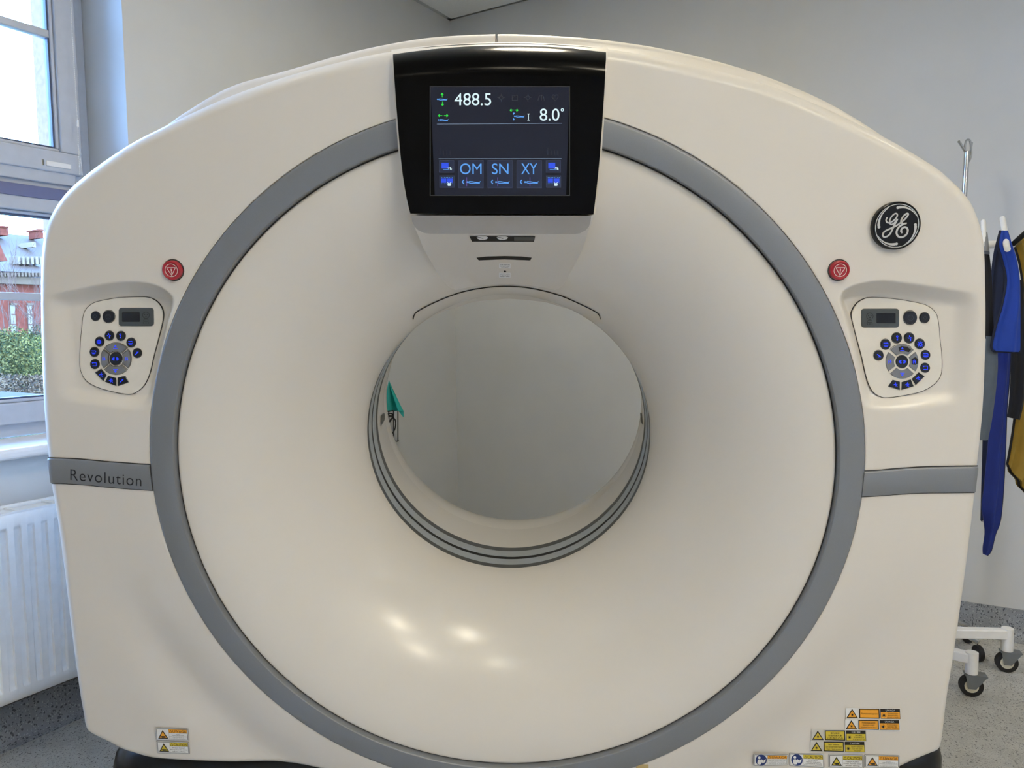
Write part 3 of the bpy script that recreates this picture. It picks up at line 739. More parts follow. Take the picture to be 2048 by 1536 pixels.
def film(x0, y0, x1, y1):
    D_.rect(x0+16, y0+26, x0+62, y0+64, ed); D_.rect(x0+68, y0+26, x0+120, y0+64, ed)
    for k in range(8): D_.rect(x0+16+k*14, y0+14, x0+22+k*14, y0+19, eb); D_.rect(x0+16+k*14, y0+70, x0+22+k*14, y0+75, eb)
    for a in (-2.4, -.8): D_.ribbon([(x0+88, y0+74), (x0+88+24*math.cos(a), y0+74+20*math.sin(a))], 6, ew)
    D_.poly([(x0+72, y0+76), (x0+104, y0+76), (x0+100, y0+92), (x0+76, y0+92)], ew)
for x0, lr in ((482, 'left'), (1432, 'right')):
    sbutton(x0, 1160, x0+134, 1270, moni, lr+' screen button with a monitor symbol'); sbutton(x0+2, 1296, x0+136, 1404, film, lr+' screen button with a film strip symbol')
# silver strip and white tongue under the console
pf = hit(1011, 572, zfun); v430, v467, v579 = uz(1005, 430, .03).y, uz(1005, 467, .008).y, pf.y
print('tongue', v430, v467, v579, pf.z)
def ztong(u, v): return interp(v, [v579-.05, v579, v467, v430], [pf.z-.10, pf.z+.010, .006, .033])
def ztong2(u, v): return max(ztong(u, v), zfun(u, v)+.0035)
def zt_at(x, y): return hit(x, y, ztong2, .08, -.5, 120).z
mb = MB(); rows = [(.034, (822.5, 431), (1182.5, 431.5), 0), (.026, (824.5, 443), (1181, 443), 0), (.019, (829, 453), (1178, 453), 0), (.015, (836, 460), (1172, 460), 0), (.011, (848, 466), (1160, 466.5), 0), (.010, (860, 467.5), (1150, 468), 0)]
loft(mb, rows, M['silver2'], back=lambda u, v: ztong(u, v)-.01); part(mb, 'silver_strip', smooth=True, label='brushed silver strip below the black console')
mb = MB(); rows = [(zt_at, L, R_, b) for (L, R_, b) in (((822, 433), (1186, 433), 0), ((826, 448), (1183, 448), 0), ((833, 463), (1176, 463), 0), ((847, 497), (1165, 499), 0), ((863, 526), (1151, 527), 1), ((881, 555), (1136, 553), 5), ((888, 564), (1131, 563), 8), ((896, 572), (1125, 572), 10), ((903, 577), (1118, 577), 11), ((911, 580), (1110, 580), 12))]
loft(mb, rows, M['cover'], back=lambda u, v: zfun(u, v)-.004, n=40)
part(mb, 'console_tongue', smooth=True, angle=40)
TX = lambda X, Y, h: (lambda p: Vector((p.x, p.y, p.z+h)))(hit(780+X*.2246, 380+Y*.2246, ztong, .08, -.5, 120))
def dpart(name, fn, f, lab=None, parent=None, h=.0006):
    global D_
    mb = MB(); D_ = Draw(mb, f, h); fn(D_); return part(mb, name, parent, label=lab)
def slot1(d):
    d.poly([(708, 414), (1292, 414), (1282, 460), (730, 460)], M['rubber']); d.poly([(1105, 420), (1286, 420), (1280, 452), (1105, 452)], M['dark'], .0010)
    for x in (822, 1000): d.poly([(x-50, 420), (x-30, 412), (x+30, 412), (x+52, 422), (x+44, 436), (x+20, 444), (x-22, 444), (x-42, 434)], M['white'], .0012); d.ribbon([(x-45, 424), (x-20, 424), (x+8, 432)], 5, M['rubber'], .0015)
dpart('laser_window', slot1, TX, 'dark laser window under the silver strip')
dpart('light_slot', lambda d: d.poly([(770, 602), (860, 592), (1020, 588), (1170, 592), (1262, 602), (1250, 626), (1240, 627), (1020, 618), (795, 627), (785, 622)], M['rubber']), TX, 'thin curved dark slot')
def lb(y, t1, t2):
    def f(d):
        d.poly(d.rrect(970, y-8, 1075, y+36, 5), M['white'], .0005); d.text(t1, 978, y, 1067, y+9, M['rubber'], .0009); d.text(t2, 980, y+16, 1065, y+30, M['rubber'], .0009)
    return f
dpart('small_label', lb(662, 'LASER APERTURE', 'DO NOT STARE\nINTO BEAM'), TX); dpart('small_label', lb(744, 'GANTRY LASER', 'APERTURE'), TX)
dpart('pin_hole', lambda d: d.poly(d.circ(1023, 725, 12, 8), M['rubber']), TX)
# crescent cover over the top of the bore
topc = catmull([(827, 638), (829.5, 629), (838, 621), (870, 604.6), (915, 587), (960, 576.8), (1011, 572.5), (1061, 576.3), (1117, 590), (1162, 609), (1189, 622.5), (1198, 630), (1200, 638)], 5)
def boty(x): return interp(x, [827, 831, 860, 887, 950, 1017, 1090, 1165, 1196, 1200], [641, 655, 636, 622.7, 603, 597, 604, 626, 645, 642])
mb = MB(); T_ = []; 
for (x, y) in topc:
    p = hit(x, y, zfun); T_.append(Vector((p.x, p.y, p.z)))
rows = []
for k in range(7):
    t = k/6; r = []
    for (x, y), p in zip(topc, T_):
        xb = lerp(831, 1196, (x-827)/373); yb = max(boty(xb), y+.3); z = lerp(p.z+.004, ZB-.004, t); r.append(uz(lerp(x, xb, t), lerp(y, yb, t), z))
    rows.append(r)
mb.grid(rows, M['funnel']); mb.grid([rows[-1], [p+Vector((0, .004, -.06)) for p in rows[-1]]], M['funnel']); part(mb, 'crescent_cover', smooth=True, angle=60)
mb = MB(); mb.tube([p+Vector((0, 0, .0035)) for p in T_], .0011, M['rubber'], 6); part(mb, 'crescent_gap', label='thin dark seam above the bore')

# ---- grey side bars
def bar(name, topp, botp, inner_first, lab=None):
    """polylines run from the ring outwards"""
    zb_ = lambda u, v: zcov(u, v)+.0045+.004*ss(1-(Ro(math.atan2(v, u))-math.hypot(u, v))/.035)
    def bp(x, y):
        p = hit(x, y, zb_, .03, -FZ-.005, 40)
        return uz(x, y, -FZ+.010) if p.z < -FZ+.010 else p
    mb = MB(); TPp = [bp(x, y) for x, y in catmull(topp, 6)]; BPp = [bp(x, y) for x, y in catmull(botp, 6)]
    n = 60; rows = []
    def along(P, t):
        L = [0]
        for a, b in zip(P, P[1:]): L.append(L[-1]+(b-a).length)
        x = t*L[-1]
        for i in range(1, len(L)):
            if x <= L[i]+1e-9: return P[i-1].lerp(P[i], (x-L[i-1])/(L[i]-L[i-1] or 1))
        return P[-1]
    sg = 1 if TPp[-1].x > 0 else -1
    def col(a, b, z, shrink=0):
        out = []
        for s_, dz in ((0, -.008), (0, -.0032), (.02, -.0012), (.06, 0), (.5, 0), (.95, 0), (.985, -.0012), (1, -.0030), (1, -.008)):
            p = a.lerp(b, s_); z = p.z; out.append(Vector((p.x+sg*min(0, dz)*(1 if shrink else 0), p.y, z+(0 if shrink else dz))))
        return out
    cols = []
    for k in range(n+1):
        a, b = along(TPp, k/n), along(BPp, k/n); z = 0
        if k == 0: cols.append([p+Vector((0, 0, -.009)) for p in col(a, b, z)])
        cols.append(col(a, b, z))
    a, b = TPp[-1], BPp[-1]
    for z in (-.07, -.12, -.168): cols.append(col(Vector((a.x, a.y, z)), Vector((b.x, b.y, z)), z, True))
    mb.grid(cols, M['silver'], flip=(sg > 0)); g2 = MB(); U = Vector((0, .0022, 0)); Dn = Vector((0, 0, .0030)); rr_ = []
    for k in range(n+1):
        a, b = along(TPp, k/n), along(BPp, k/n); rr_.append((a+U-Dn, b-U*.6-Dn))
    a, b = rr_[0]; rr_.insert(0, (a-Vector((sg*.0045, 0, 0)), b-Vector((sg*.0045, 0, 0))))
    g2.grid([[a for a, b in rr_], [b for a, b in rr_]], M['gap'], flip=(sg < 0)); part(g2, 'bar_seam', label='thin dark gap round the side bar')
    return part(mb, name, smooth=True, angle=45, label=lab)
bl = bar('side_bar', [(298, 931), (262, 928.5), (226.5, 926), (197, 923.5), (153, 919.5), (105, 917.5), (94.5, 917)], [(304, 981.8), (256, 978.6), (212, 975), (168, 970.6), (124, 968), (108.6, 967.8), (101, 967.5)], True, 'grey side bar lettered Revolution')
br_ = bar('side_bar', [(1729.5, 943.5), (1760, 942), (1800, 938.5), (1850, 935.5), (1900, 934.5), (1957, 933.5)], [(1724, 994.5), (1760, 992.5), (1800, 989.5), (1850, 987), (1900, 986.5), (1951, 986)], True, 'plain grey side bar')
ink = mat('black_lettering', (22, 26, 38), .5)
RX = lambda X, Y, h: (lambda p: Vector((p.x, p.y, .0047+h)))(uz(80+X*.1465, 890+(Y+(X-900)*.088)*.1465, .0047))
# letters stand on a slightly falling line (shear handled by the map)
dpart('lettering', lambda d: d.text('Revolution~', 415, 372, 1385, 520, ink, .0004), RX, 'Revolution', bl)

# ---- round things standing on the cover
def lathe(mb, c, prf, m, n=40):
    mb.grid([[Vector((c.x+r*math.cos(2*math.pi*k/n), c.y+r*math.sin(2*math.pi*k/n), c.z+z)) for k in range(n)] for r, z in prf], m, closed=True)
    r, z = prf[-1]; mb.add([Vector((c.x+r*math.cos(2*math.pi*k/n), c.y+r*math.sin(2*math.pi*k/n), c.z+z)) for k in range(n)], [tuple(range(n))], m)
red = mat('red_button_plastic', (168, 28, 44), .35); cream = mat('white_marking', (236, 222, 214), .5)
for cx, cy, lab in ((347, 540, 'left red emergency stop button'), (1677, 540, 'right red emergency stop button')):
    c = hit(cx, cy, zcov); rr = 17.6/FPX*(CL-c).length
    mb = MB(); lathe(mb, c, [(rr*1.12, -.002), (rr*1.12, .0008), (rr*1.04, .0012), (rr*1.0, -.001)], M['gap']); lathe(mb, c, [(rr, -.002), (rr, .007), (rr*.96, .0095), (rr*.86, .0105), (rr*.74, .0095), (rr*.70, .0085)], red)
    eo = part(mb, 'emergency_button', smooth=True, label=lab)
    fe = lambda X, Y, h: Vector((c.x+X*rr, c.y-Y*rr, c.z+.0088+h))
    def sym(d):
        d.ribbon(d.circ(0, 0, .64, n=40), .055, cream, closed=True); d.ribbon([(-.47, -.27), (.47, -.27)], .06, cream); d.ribbon([(-.47, -.27), (0, .52)], .06, cream, .0007); d.ribbon([(.47, -.27), (0, .52)], .06, cream, .0008)
        d.ribbon([(0, -.16), (0, .12)], .09, cream); d.poly(d.circ(0, .26, .055, n=10), cream)
    dpart('symbol', sym, fe, None, eo)
c = hit(1788.5, 451.5, zcov); rb_ = 41.5/FPX*(CL-c).length
mb = MB(); lathe(mb, c, [(rb_, -.002), (rb_, .009), (rb_*.985, .0108), (rb_*.96, .0115), (rb_*.9, .0112)], mat('badge_black', (4, 4, 6), .2, spec=.3, var=0), 64)
bd = part(mb, 'badge', smooth=True, label='round black badge with silver script monogram')
RF = rb_*.915
def BX(X, Y, h): return Vector((c.x+(X-905)/222*RF*.985, c.y-(Y-376)/236*RF*.985, c.z+.0112+h))
sil = mat('silver_lettering', (205, 202, 196), .3, metal=.7)
def mono(d):
    f = BX; n = 64
    d.ribbon(d.circ(905, 376, 219, 233, n=64), 8, sil, .0006, closed=True)
    for q in range(4):
        a0 = math.pi/2*q; pts = []; ws = []
        for k in range(24):
            t = k/23; ang = -math.pi/2-.06+t*1.15+a0; r = lerp(.83, .955, t**.8); pts.append((905+222*r*math.cos(ang), 376+236*r*math.sin(ang))); ws.append(lerp(34, 5, t**.7) if t > .05 else 22)
        d.ribbon(pts, 1, sil, .0009, ws=ws); d.poly(d.circ(pts[0][0], pts[0][1], 15, n=14), sil, .0010)
    Gs = [(795, 283), (787, 310), (795, 335), (820, 343), (850, 330), (880, 302), (897, 268), (890, 246), (868, 246), (842, 272), (828, 305), (826, 340), (842, 360), (868, 350), (888, 322), (900, 302)]
    Gt = [(902, 300), (890, 335), (872, 375), (858, 420), (842, 460), (815, 488), (786, 497), (768, 480), (772, 450), (800, 424), (845, 402), (895, 375), (935, 345), (972, 310), (998, 275), (1006, 252), (995, 244), (972, 258), (950, 290), (940, 325), (950, 348), (974, 354), (1000, 348)]
    Et = [(968, 358), (935, 378), (912, 410), (905, 448), (918, 482), (948, 500), (985, 492), (1012, 462), (1018, 425), (1002, 396), (975, 392), (955, 410), (950, 436), (966, 452)]
    for S_, w_ in ((Gs, 15), (Gt, 18), (Et, 20)): d.ribbon(catmull(S_, 5), w_, sil, .0008+w_*1e-5)
dpart('monogram', mono, BX, 'silver script monogram', bd)

# ---- control panels
navy = mat('panel_button', (18, 24, 38), .3); gseg = mat('grey_button', (128, 130, 134), .35, metal=.3); pmat = mat('panel_cover', (226, 221, 211), .35)
dsp = mat('display_housing', (70, 76, 78), .35); dspi = mat('display_glass', (10, 12, 18), .12); glow = em('icon_blue', (28, 60, 255), 1.6); faint = mat('faint_marking', (62, 68, 78), .5); wear = mat('worn_black', (10, 10, 16), .4)
PO = [(265, 490), (300, 420), (370, 365), (470, 335), (650, 305), (850, 297), (960, 300), (1050, 335), (1110, 400), (1135, 480), (1125, 580), (1080, 760), (1030, 950), (990, 1120), (940, 1240), (880, 1310), (800, 1355), (720, 1357), (600, 1335), (450, 1295), (340, 1245), (270, 1180), (230, 1080), (225, 950), (235, 750), (250, 600)]
PR_ = [(290, 520), (300, 440), (350, 365), (420, 320), (500, 303), (650, 308), (850, 330), (1050, 370), (1130, 400), (1200, 460), (1235, 550), (1255, 750), (1275, 950), (1275, 1090), (1250, 1180), (1180, 1260), (1050, 1330), (850, 1375), (680, 1398), (600, 1385), (530, 1340), (480, 1260), (440, 1130), (400, 950), (340, 730)]
def icon(d, kind, x, y, s_, m, h=.0035):
    R_ = lambda p, w_=.16: d.ribbon([(x+a*s_, y+b*s_) for a, b in p], w_*.75*s_, m, h)
    if kind == 'sun':
        d.ribbon(d.circ(x, y, .26*s_, n=12), .14*s_, m, h, closed=True)
        for k in range(8): a = k*math.pi/4; R_([(.38*math.cos(a), .38*math.sin(a)), (.55*math.cos(a), .55*math.sin(a))], .12)
    elif kind == 'arrows': R_([(-.45, 0), (-.2, -.2)]); R_([(-.45, 0), (-.2, .2)]); R_([(.45, 0), (.2, -.2)]); R_([(.45, 0), (.2, .2)]); R_([(-.12, -.2), (-.25, 0), (-.12, .2)], .1); R_([(.12, -.2), (.25, 0), (.12, .2)], .1)
    elif kind == 'bed': R_([(-.45, -.25), (.0, -.25), (.3, -.3)]); R_([(-.45, .15), (.45, .15)]); R_([(-.3, .35), (.3, .35)], .1); R_([(.3, -.25), (.45, -.1)])
    elif kind == 'out': R_([(-.4, -.3), (.4, -.3), (.4, .3), (-.35, .3)], .15); R_([(-.45, -.35), (-.25, -.15)], .12)
    elif kind == 'diag': R_([(-.35, -.25), (-.05, .0), (.35, .25)], .18); R_([(-.1, .3), (.2, .1)], .14)
    elif kind == 'diag2': R_([(.35, -.3), (.05, .0), (-.35, .35)], .2); R_([(.0, -.25), (.3, -.2)], .14)
    elif kind == 'tilt': R_([(-.45, .1), (-.1, -.1), (.4, -.05)], .14); R_([(.05, -.45), (-.05, .4)], .14); R_([(.1, .2), (.4, .4)], .14)
    elif kind == 'split': R_([(-.05, -.5), (-.05, -.2)], .2); R_([(-.35, -.1), (-.1, .05)], .16); R_([(.15, .1), (.15, .5)], .22); R_([(.1, -.15), (.4, 0)], .14)
    elif kind == 'figure': d.ribbon(d.circ(x, y-.3*s_, .15*s_, n=10), .1*s_, m, h, closed=True); R_([(0, -.12), (.12, .1)], .14); R_([(-.12, .3), (.14, .3)], .26)
    elif kind == 'up': R_([(-.5, .3), (.5, .3)], .14); d.poly([(x, y-.5*s_), (x+.3*s_, y), (x-.3*s_, y)], m, h)
    elif kind == 'down': R_([(-.5, -.3), (.5, -.3)], .14); d.poly([(x-.3*s_, y), (x+.3*s_, y), (x, y+.45*s_)], m, h)
    elif kind == 'side': R_([(-.3, -.4), (-.3, .4)], .16); R_([(.0, -.45), (.15, -.1), (.15, .35)], .18); R_([(-.2, 0), (.35, 0)], .14)
def control_panel(X0, Y0, sc_, outline, disp, inner, face, big, small, circles, ctr, rs, quads, lab, mirror, worn):
    F = lambda X, Y, h: (lambda p: Vector((p.x, p.y, p.z+h)))(planehit(X0+X*sc_, Y0+Y*sc_))
    def planehit(px, py):
        d = dl(px, py); z = -.03
        for _ in range(12): p = CL+d*((z-CL.z)/d.z); z = zpan(p.x, p.y)
        return CL+d*((z-CL.z)/d.z)
    ol = catmull(outline, 4, closed=True); mb = MB(); d = Draw(mb, F)
    cx = sum(p[0] for p in ol)/len(ol); cy = sum(p[1] for p in ol)/len(ol)
    gr_ = [(cx+(x-cx)*1.012, cy+(y-cy)*1.010) for x, y in ol]
    mb.grid([[F(x, y, -.012) for x, y in gr_], [F(x, y, .0016) for x, y in gr_], [F(x, y, .0018) for x, y in ol]], M['gap'], closed=True, flip=True)
    for k, mm, hh in ((1.0, pmat, .0028),):
        mb.grid([[F(x, y, -.004) for x, y in ol], [F(x, y, hh-.001) for x, y in ol], [F(cx+(x-cx)*.992, cy+(y-cy)*.992, hh) for x, y in ol]], mm, closed=True, flip=True)
        mb.add([F(cx+(x-cx)*.992, cy+(y-cy)*.992, hh) for x, y in ol], [tuple(range(len(ol)))[::-1]], mm)
    P = part(mb, 'control_panel', smooth=True, angle=30, label=lab)
    H0, H1 = .0022, .0055
    def btn(pts, m, ic=None, pos=None, s_=50, im=None, h1=H1, nm='button', lb_=None, extra=None):
        mb = MB(); d = Draw(mb, F); d.plate(pts, m, H0, h1)
        k = 1.09; cx = sum(p[0] for p in pts)/len(pts); cy = sum(p[1] for p in pts)/len(pts)
        d.ribbon([(cx+(x-cx)*k, cy+(y-cy)*k) for x, y in pts], 5, M['gap'], .0031, closed=True)
        if extra: extra(d)
        if ic: icon(d, ic, pos[0], pos[1], s_, im or glow, h1+.0004)
        b = part(mb, nm, P, label=lb_); return b
    d0 = Draw(None, F)
    (x, y, r) = big; 
    def tri(d): d.ribbon(d.circ(x, y, r*.42, n=20), 5, faint, .0060, closed=True); d.ribbon([(x-18, y-10), (x+18, y-10), (x, y+18)], 5, faint, .0061, closed=True)
    btn(d0.circ(x, y, r, r*1.04), navy, lb_='round dark stop button', extra=tri)
    (x2, y2, r2) = small
    btn(d0.circ(x2, y2, r2, r2*1.04), navy, lb_='small round dark start button', extra=lambda d: d.ribbon([(x2-20, y2), (x2, y2-22), (x2+20, y2), (x2, y2+22)], 5, faint, .0060, closed=True))
    for (x, y), ic in circles: btn(d0.circ(x, y, r2*1.0, r2*1.04), navy, ic, (x, y), r2*1.15)
    cx_, cy_ = ctr; btn(d0.circ(cx_, cy_, rs[0], rs[0]*1.05), navy, 'arrows', (cx_, cy_), rs[0]*1.2)
    a, b = rs[1], rs[2]
    for q, ic in ((0, 'side'), (1, 'down'), (2, 'side'), (3, 'up')):
        am = q*math.pi/2; s0 = .60 if q % 2 == 0 else .80; pts = []
        for k in range(13): t = am-s0+2*s0*k/12; pts.append((cx_+b*math.cos(t), cy_+b*1.04*math.sin(t)))
        for k in range(13): t = am+s0*.93-2*s0*.93*k/12; pts.append((cx_+a*math.cos(t), cy_+a*1.04*math.sin(t)))
        mx, my = cx_+(a+b)/2*math.cos(am), cy_+(a+b)/2*1.04*math.sin(am)
        wr = None
        if worn and q in (3, 0):
            if q == 3: wr = lambda d, mx=mx, my=my: d.poly([(mx-42, my-18), (mx-10, my-34), (mx+50, my-26), (mx+96, my+8), (mx+70, my+34), (mx+30, my+22), (mx-30, my+28)], wear, .0058)
            else: wr = lambda d, mx=mx, my=my: d.poly([(mx-34, my-30), (mx+10, my-52), (mx+36, my-30), (mx+34, my+20), (mx+10, my+34), (mx-30, my+30)], wear, .0058)
        btn(pts, gseg, ic, (mx, my), 48, lb_='grey curved arrow key', extra=wr)
    for (pts, ic) in quads:
        cxq = sum(p[0] for p in pts)/4; cyq = sum(p[1] for p in pts)/4; btn(pts, navy, ic, (cxq, cyq), 52, lb_='wedge shaped dark key')
    mb = MB(); d = Draw(mb, F); d.plate(d.rrect(*disp, 30), dsp, H0, .0045); d.plate(d.rrect(*inner, 8), dspi, .004, .0049, bev=.0002)
    fx, fy = face; k5 = mat('face_marking', (24, 27, 30), .5); d.ribbon(d.circ(fx, fy, 36, n=24), 6, k5, .0052, closed=True)
    for ex_ in (-14, 14): d.poly(d.circ(fx+ex_, fy-6, 6, n=8), k5, .0052)
    d.poly(d.circ(fx, fy+16, 8, 6, n=8), k5, .0052); d.ribbon([(fx-28, fy+66), (fx-20, fy+44), (fx+20, fy+44), (fx+28, fy+66), (fx-28, fy+66)], 5, k5, .0053)
    for q in (-26, 0, 26): d.ribbon([(fx+q, fy+78), (fx+q, fy+92)], 7, k5, .0053)
    part(mb, 'breath_display', P, label='grey framed small display with a face symbol')
control_panel(120, 540, .1823, PO, (655, 412, 1038, 612), (695, 460, 888, 565), (957, 492), (546, 507, 63), (401, 503, 47),
    [((552, 717), 'split'), ((678, 720), 'figure'), ((790, 793), 'bed'), ((857, 908), 'diag2'), ((445, 783), 'sun'), ((388, 896), 'bed'), ((393, 1029), 'out')], (624, 970), (64, 84, 164),
    [([(400, 1120), (460, 1085), (522, 1150), (488, 1212)], 'tilt'), ([(540, 1157), (625, 1180), (625, 1264), (510, 1220)], 'tilt'), ([(645, 1175), (722, 1162), (760, 1226), (645, 1266)], 'diag2')], 'left control panel with blue lit round keys', 1, False)
control_panel(1650, 540, .18228, PR_, (390, 422, 803, 628), (553, 470, 763, 580), (480, 504), (925, 520, 69), (1083, 520, 52),
    [((778, 742), 'figure'), ((915, 742), 'split'), ((1030, 809), 'sun'), ((655, 812), 'bed'), ((580, 934), 'diag'), ((1091, 928), 'bed'), ((1086, 1067), 'out')], (834, 1001), (68, 88, 178),
    [([(683, 1272), (733, 1200), (810, 1220), (808, 1307)], 'tilt'), ([(832, 1225), (930, 1197), (958, 1268), (832, 1306)], 'tilt'), ([(943, 1190), (1018, 1118), (1080, 1160), (985, 1254)], 'tilt')], 'right control panel with blue lit round keys and worn arrow keys', -1, True)

# ---- warning stickers
K = mat('print_black', (24, 20, 18), .5); Yl = mat('print_yellow', (212, 188, 56), .5); Or = mat('print_orange', (240, 166, 44), .5); Wt = mat('print_white', (232, 232, 232), .5); Gy = mat('print_grey', (130, 130, 130), .5); Bl = mat('print_blue', (28, 50, 112), .5)
def surf(X0, Y0, k, sx=0, sy=0, xr=0):
    def at0(X, Y): return hit(X0+X*k+(Y-xr)*sx, Y0+Y*k+(X)*sy, lambda u, v: zcov(u, v, True), .03, -.08, 22)
    def mk(x0, y0, x1, y1):
        A, B, C_, D0 = at0(x0, y0), at0(x1, y0), at0(x1, y1), at0(x0, y1); mid = at0((x0+x1)/2, (y0+y1)/2)
        nrm = (B-A).cross(D0-A); pz = lambda x, y: A.z-((x-A.x)*nrm.x+(y-A.y)*nrm.y)/nrm.z
        lift = max(0, mid.z-pz(mid.x, mid.y), C_.z-pz(C_.x, C_.y))+.0006
        def f(X, Y, h):
            t, s_ = (X-x0)/(x1-x0), (Y-y0)/(y1-y0); p = A.lerp(B, t).lerp(D0.lerp(C_, t), s_); return Vector((p.x, p.y, pz(p.x, p.y)+h*1.5+lift))
        return f
    return mk
def tri_(d, cx, y0, y1, w_, m, h=.0006):
    cy = y1-(y1-y0)*.38; d.poly([(cx, y0), (cx+w_, y1), (cx-w_, y1)], K, h); d.poly([(cx+(a-cx)*.72, cy+(b-cy)*.68) for a, b in ((cx, y0), (cx+w_, y1), (cx-w_, y1))], m, h+.0002)
def pinch(x0, y0, x1, y1, col, word, lines):
    def f(d):
        W, H_ = x1-x0, y1-y0
        d.poly(d.rrect(x0, y0, x1, y1, H_*.08), Gy, .0004); q = H_*.03; d.poly(d.rrect(x0+q, y0+q, x1-q, y1-q, H_*.07), Wt, .0005); d.poly(d.rrect(x0+2*q, y0+2*q, x1-2*q, y1-2*q, H_*.06), Gy, .0006)
        i0, j0, i1, j1 = x0+W*.045, y0+H_*.10, x1-W*.045, y1-H_*.09; xm = x0+W*.41
        d.rect(i0, j0, xm-W*.005, j1, Wt, .0007); d.rect(xm, j0+H_*.30, i1, j1, Wt, .0007); d.rect(xm, j0, i1, j0+H_*.28, col, .0008)
        cx = (i0+xm)/2; tri_(d, cx, j0+H_*.06, j1-H_*.06, W*.155, col, .0009)
        cy = j1-H_*.22; d.poly([(cx-W*.05, cy-H_*.06), (cx+W*.07, cy-H_*.06), (cx+W*.075, cy+H_*.05), (cx-W*.03, cy+H_*.06)], K, .0013); d.ribbon([(cx-W*.05, cy), (cx-W*.08, cy-H_*.09)], H_*.05, K, .0013)
        tx = xm+W*.06; tri_(d, tx, j0+H_*.03, j0+H_*.25, W*.045, col, .0010)
        d.text(word, xm+W*.12, j0+H_*.045, i1-W*.015, j0+H_*.25, K, .0010); body(d, lines, xm, j0+H_*.33, i1, j1-H_*.03)
    return f
def body(d, lines, x0, y0, x1, y1, m=None, h=.0010, s_=.5):
    n = len(lines); lh = (y1-y0)/n; mx = max(len(l) for l in lines); cx = (x0+x1)/2; W = (x1-x0)*.94
    for i, l in enumerate(lines):
        if not l: continue
        w_ = W*len(l)/mx; d.text(l, cx-w_/2, y0+lh*(i+.16), cx+w_/2, y0+lh*(i+.86), m or K, h)
def manual(x0, y0, x1, y1, col, word, lines):
    base = pinch(x0, y0, x1, y1, col, word, lines)
    def f(d):
        W, H_ = x1-x0, y1-y0
        d.poly(d.rrect(x0, y0, x1, y1, H_*.08), Gy, .0004); q = H_*.03; d.poly(d.rrect(x0+q, y0+q, x1-q, y1-q, H_*.07), Wt, .0005); d.poly(d.rrect(x0+2*q, y0+2*q, x1-2*q, y1-2*q, H_*.06), Gy, .0006)
        i0, j0, i1, j1 = x0+W*.035, y0+H_*.10, x1-W*.035, y1-H_*.09; xm = x0+W*.41
        d.rect(i0, j0, xm-W*.005, j1, Wt, .0007); d.rect(xm, j0+H_*.30, i1, j1, Wt, .0007); d.rect(xm, j0, i1, j0+H_*.28, col, .0008)
        cx, cy = (i0+xm)/2, (j0+j1)/2; r = W*.165; d.poly(d.circ(cx, cy, r, r*1.0), Bl, .0009)
        d.poly(d.circ(cx-r*.35, cy-r*.45, r*.24, n=14), Wt, .0011); d.poly([(cx-r*.7, cy+r*.55), (cx-r*.6, cy-r*.1), (cx-r*.2, cy-r*.15), (cx+r*.1, cy+r*.15), (cx+r*.0, cy+r*.7), (cx-r*.4, cy+r*.8)], Wt, .0011)
        d.poly([(cx-r*.1, cy+r*.25), (cx+r*.05, cy-r*.2), (cx+r*.42, cy-r*.02), (cx+r*.8, cy-r*.25), (cx+r*.72, cy+r*.3), (cx+r*.3, cy+r*.55)], Wt, .0012); d.ribbon([(cx+r*.42, cy-r*.02), (cx+r*.3, cy+r*.5)], r*.07, Bl, .0014)
        tx = xm+W*.06; tri_(d, tx, j0+H_*.03, j0+H_*.25, W*.045, col, .0010)
        d.text(word, xm+W*.12, j0+H_*.045, i1-W*.015, j0+H_*.25, K, .0010); body(d, lines, xm, j0+H_*.33, i1, j1-H_*.03)
    return f
pl_p = ['RYZYKO', 'USZKODZENIA CIAŁA', 'Podczas pochylania należy', 'trzymać dłonie w', 'bezpiecznej odległości']
en_p = ['PINCH POINT.', 'Keep hands clear', 'when tilting.']
LS = surf(280, 1430, .069, sx=.069*.075, sy=.069*.035, xr=0)
dpart('warning_sticker', pinch(432, 322, 1385, 690, Or, 'UWAGA', pl_p), LS(432, 322, 1385, 690), 'upper left pinch warning sticker lettered UWAGA'); dpart('warning_sticker', pinch(430, 715, 1378, 1075, Yl, 'CAUTION', en_p), LS(430, 715, 1378, 1075), 'lower left pinch warning sticker lettered CAUTION')
RS = surf(1480, 1390, .2051, sy=.2051*.025)
dpart('warning_sticker', manual(125, 553, 462, 672, Or, 'UWAGA', ['UNIKANIE USZKODZEŃ CIAŁA', 'Przed użyciem należy', 'przeczytać i zrozumieć', 'informacje w instrukcji']), RS(125, 553, 462, 672), 'manual reading sticker lettered UWAGA')
dpart('warning_sticker', manual(476, 548, 815, 675, Yl, 'CAUTION', ['AVOID INJURY.', 'Read and understand', 'information in manuals', 'before operating product.']), RS(476, 548, 815, 675), 'manual reading sticker lettered CAUTION')
dpart('warning_sticker', pinch(860, 550, 1203, 680, Yl, 'CAUTION', en_p), RS(860, 550, 1203, 680), 'bottom right pinch sticker lettered CAUTION'); dpart('warning_sticker', pinch(1210, 546, 1553, 672, Or, 'UWAGA', pl_p), RS(1210, 546, 1553, 672), 'bottom right pinch sticker lettered UWAGA')
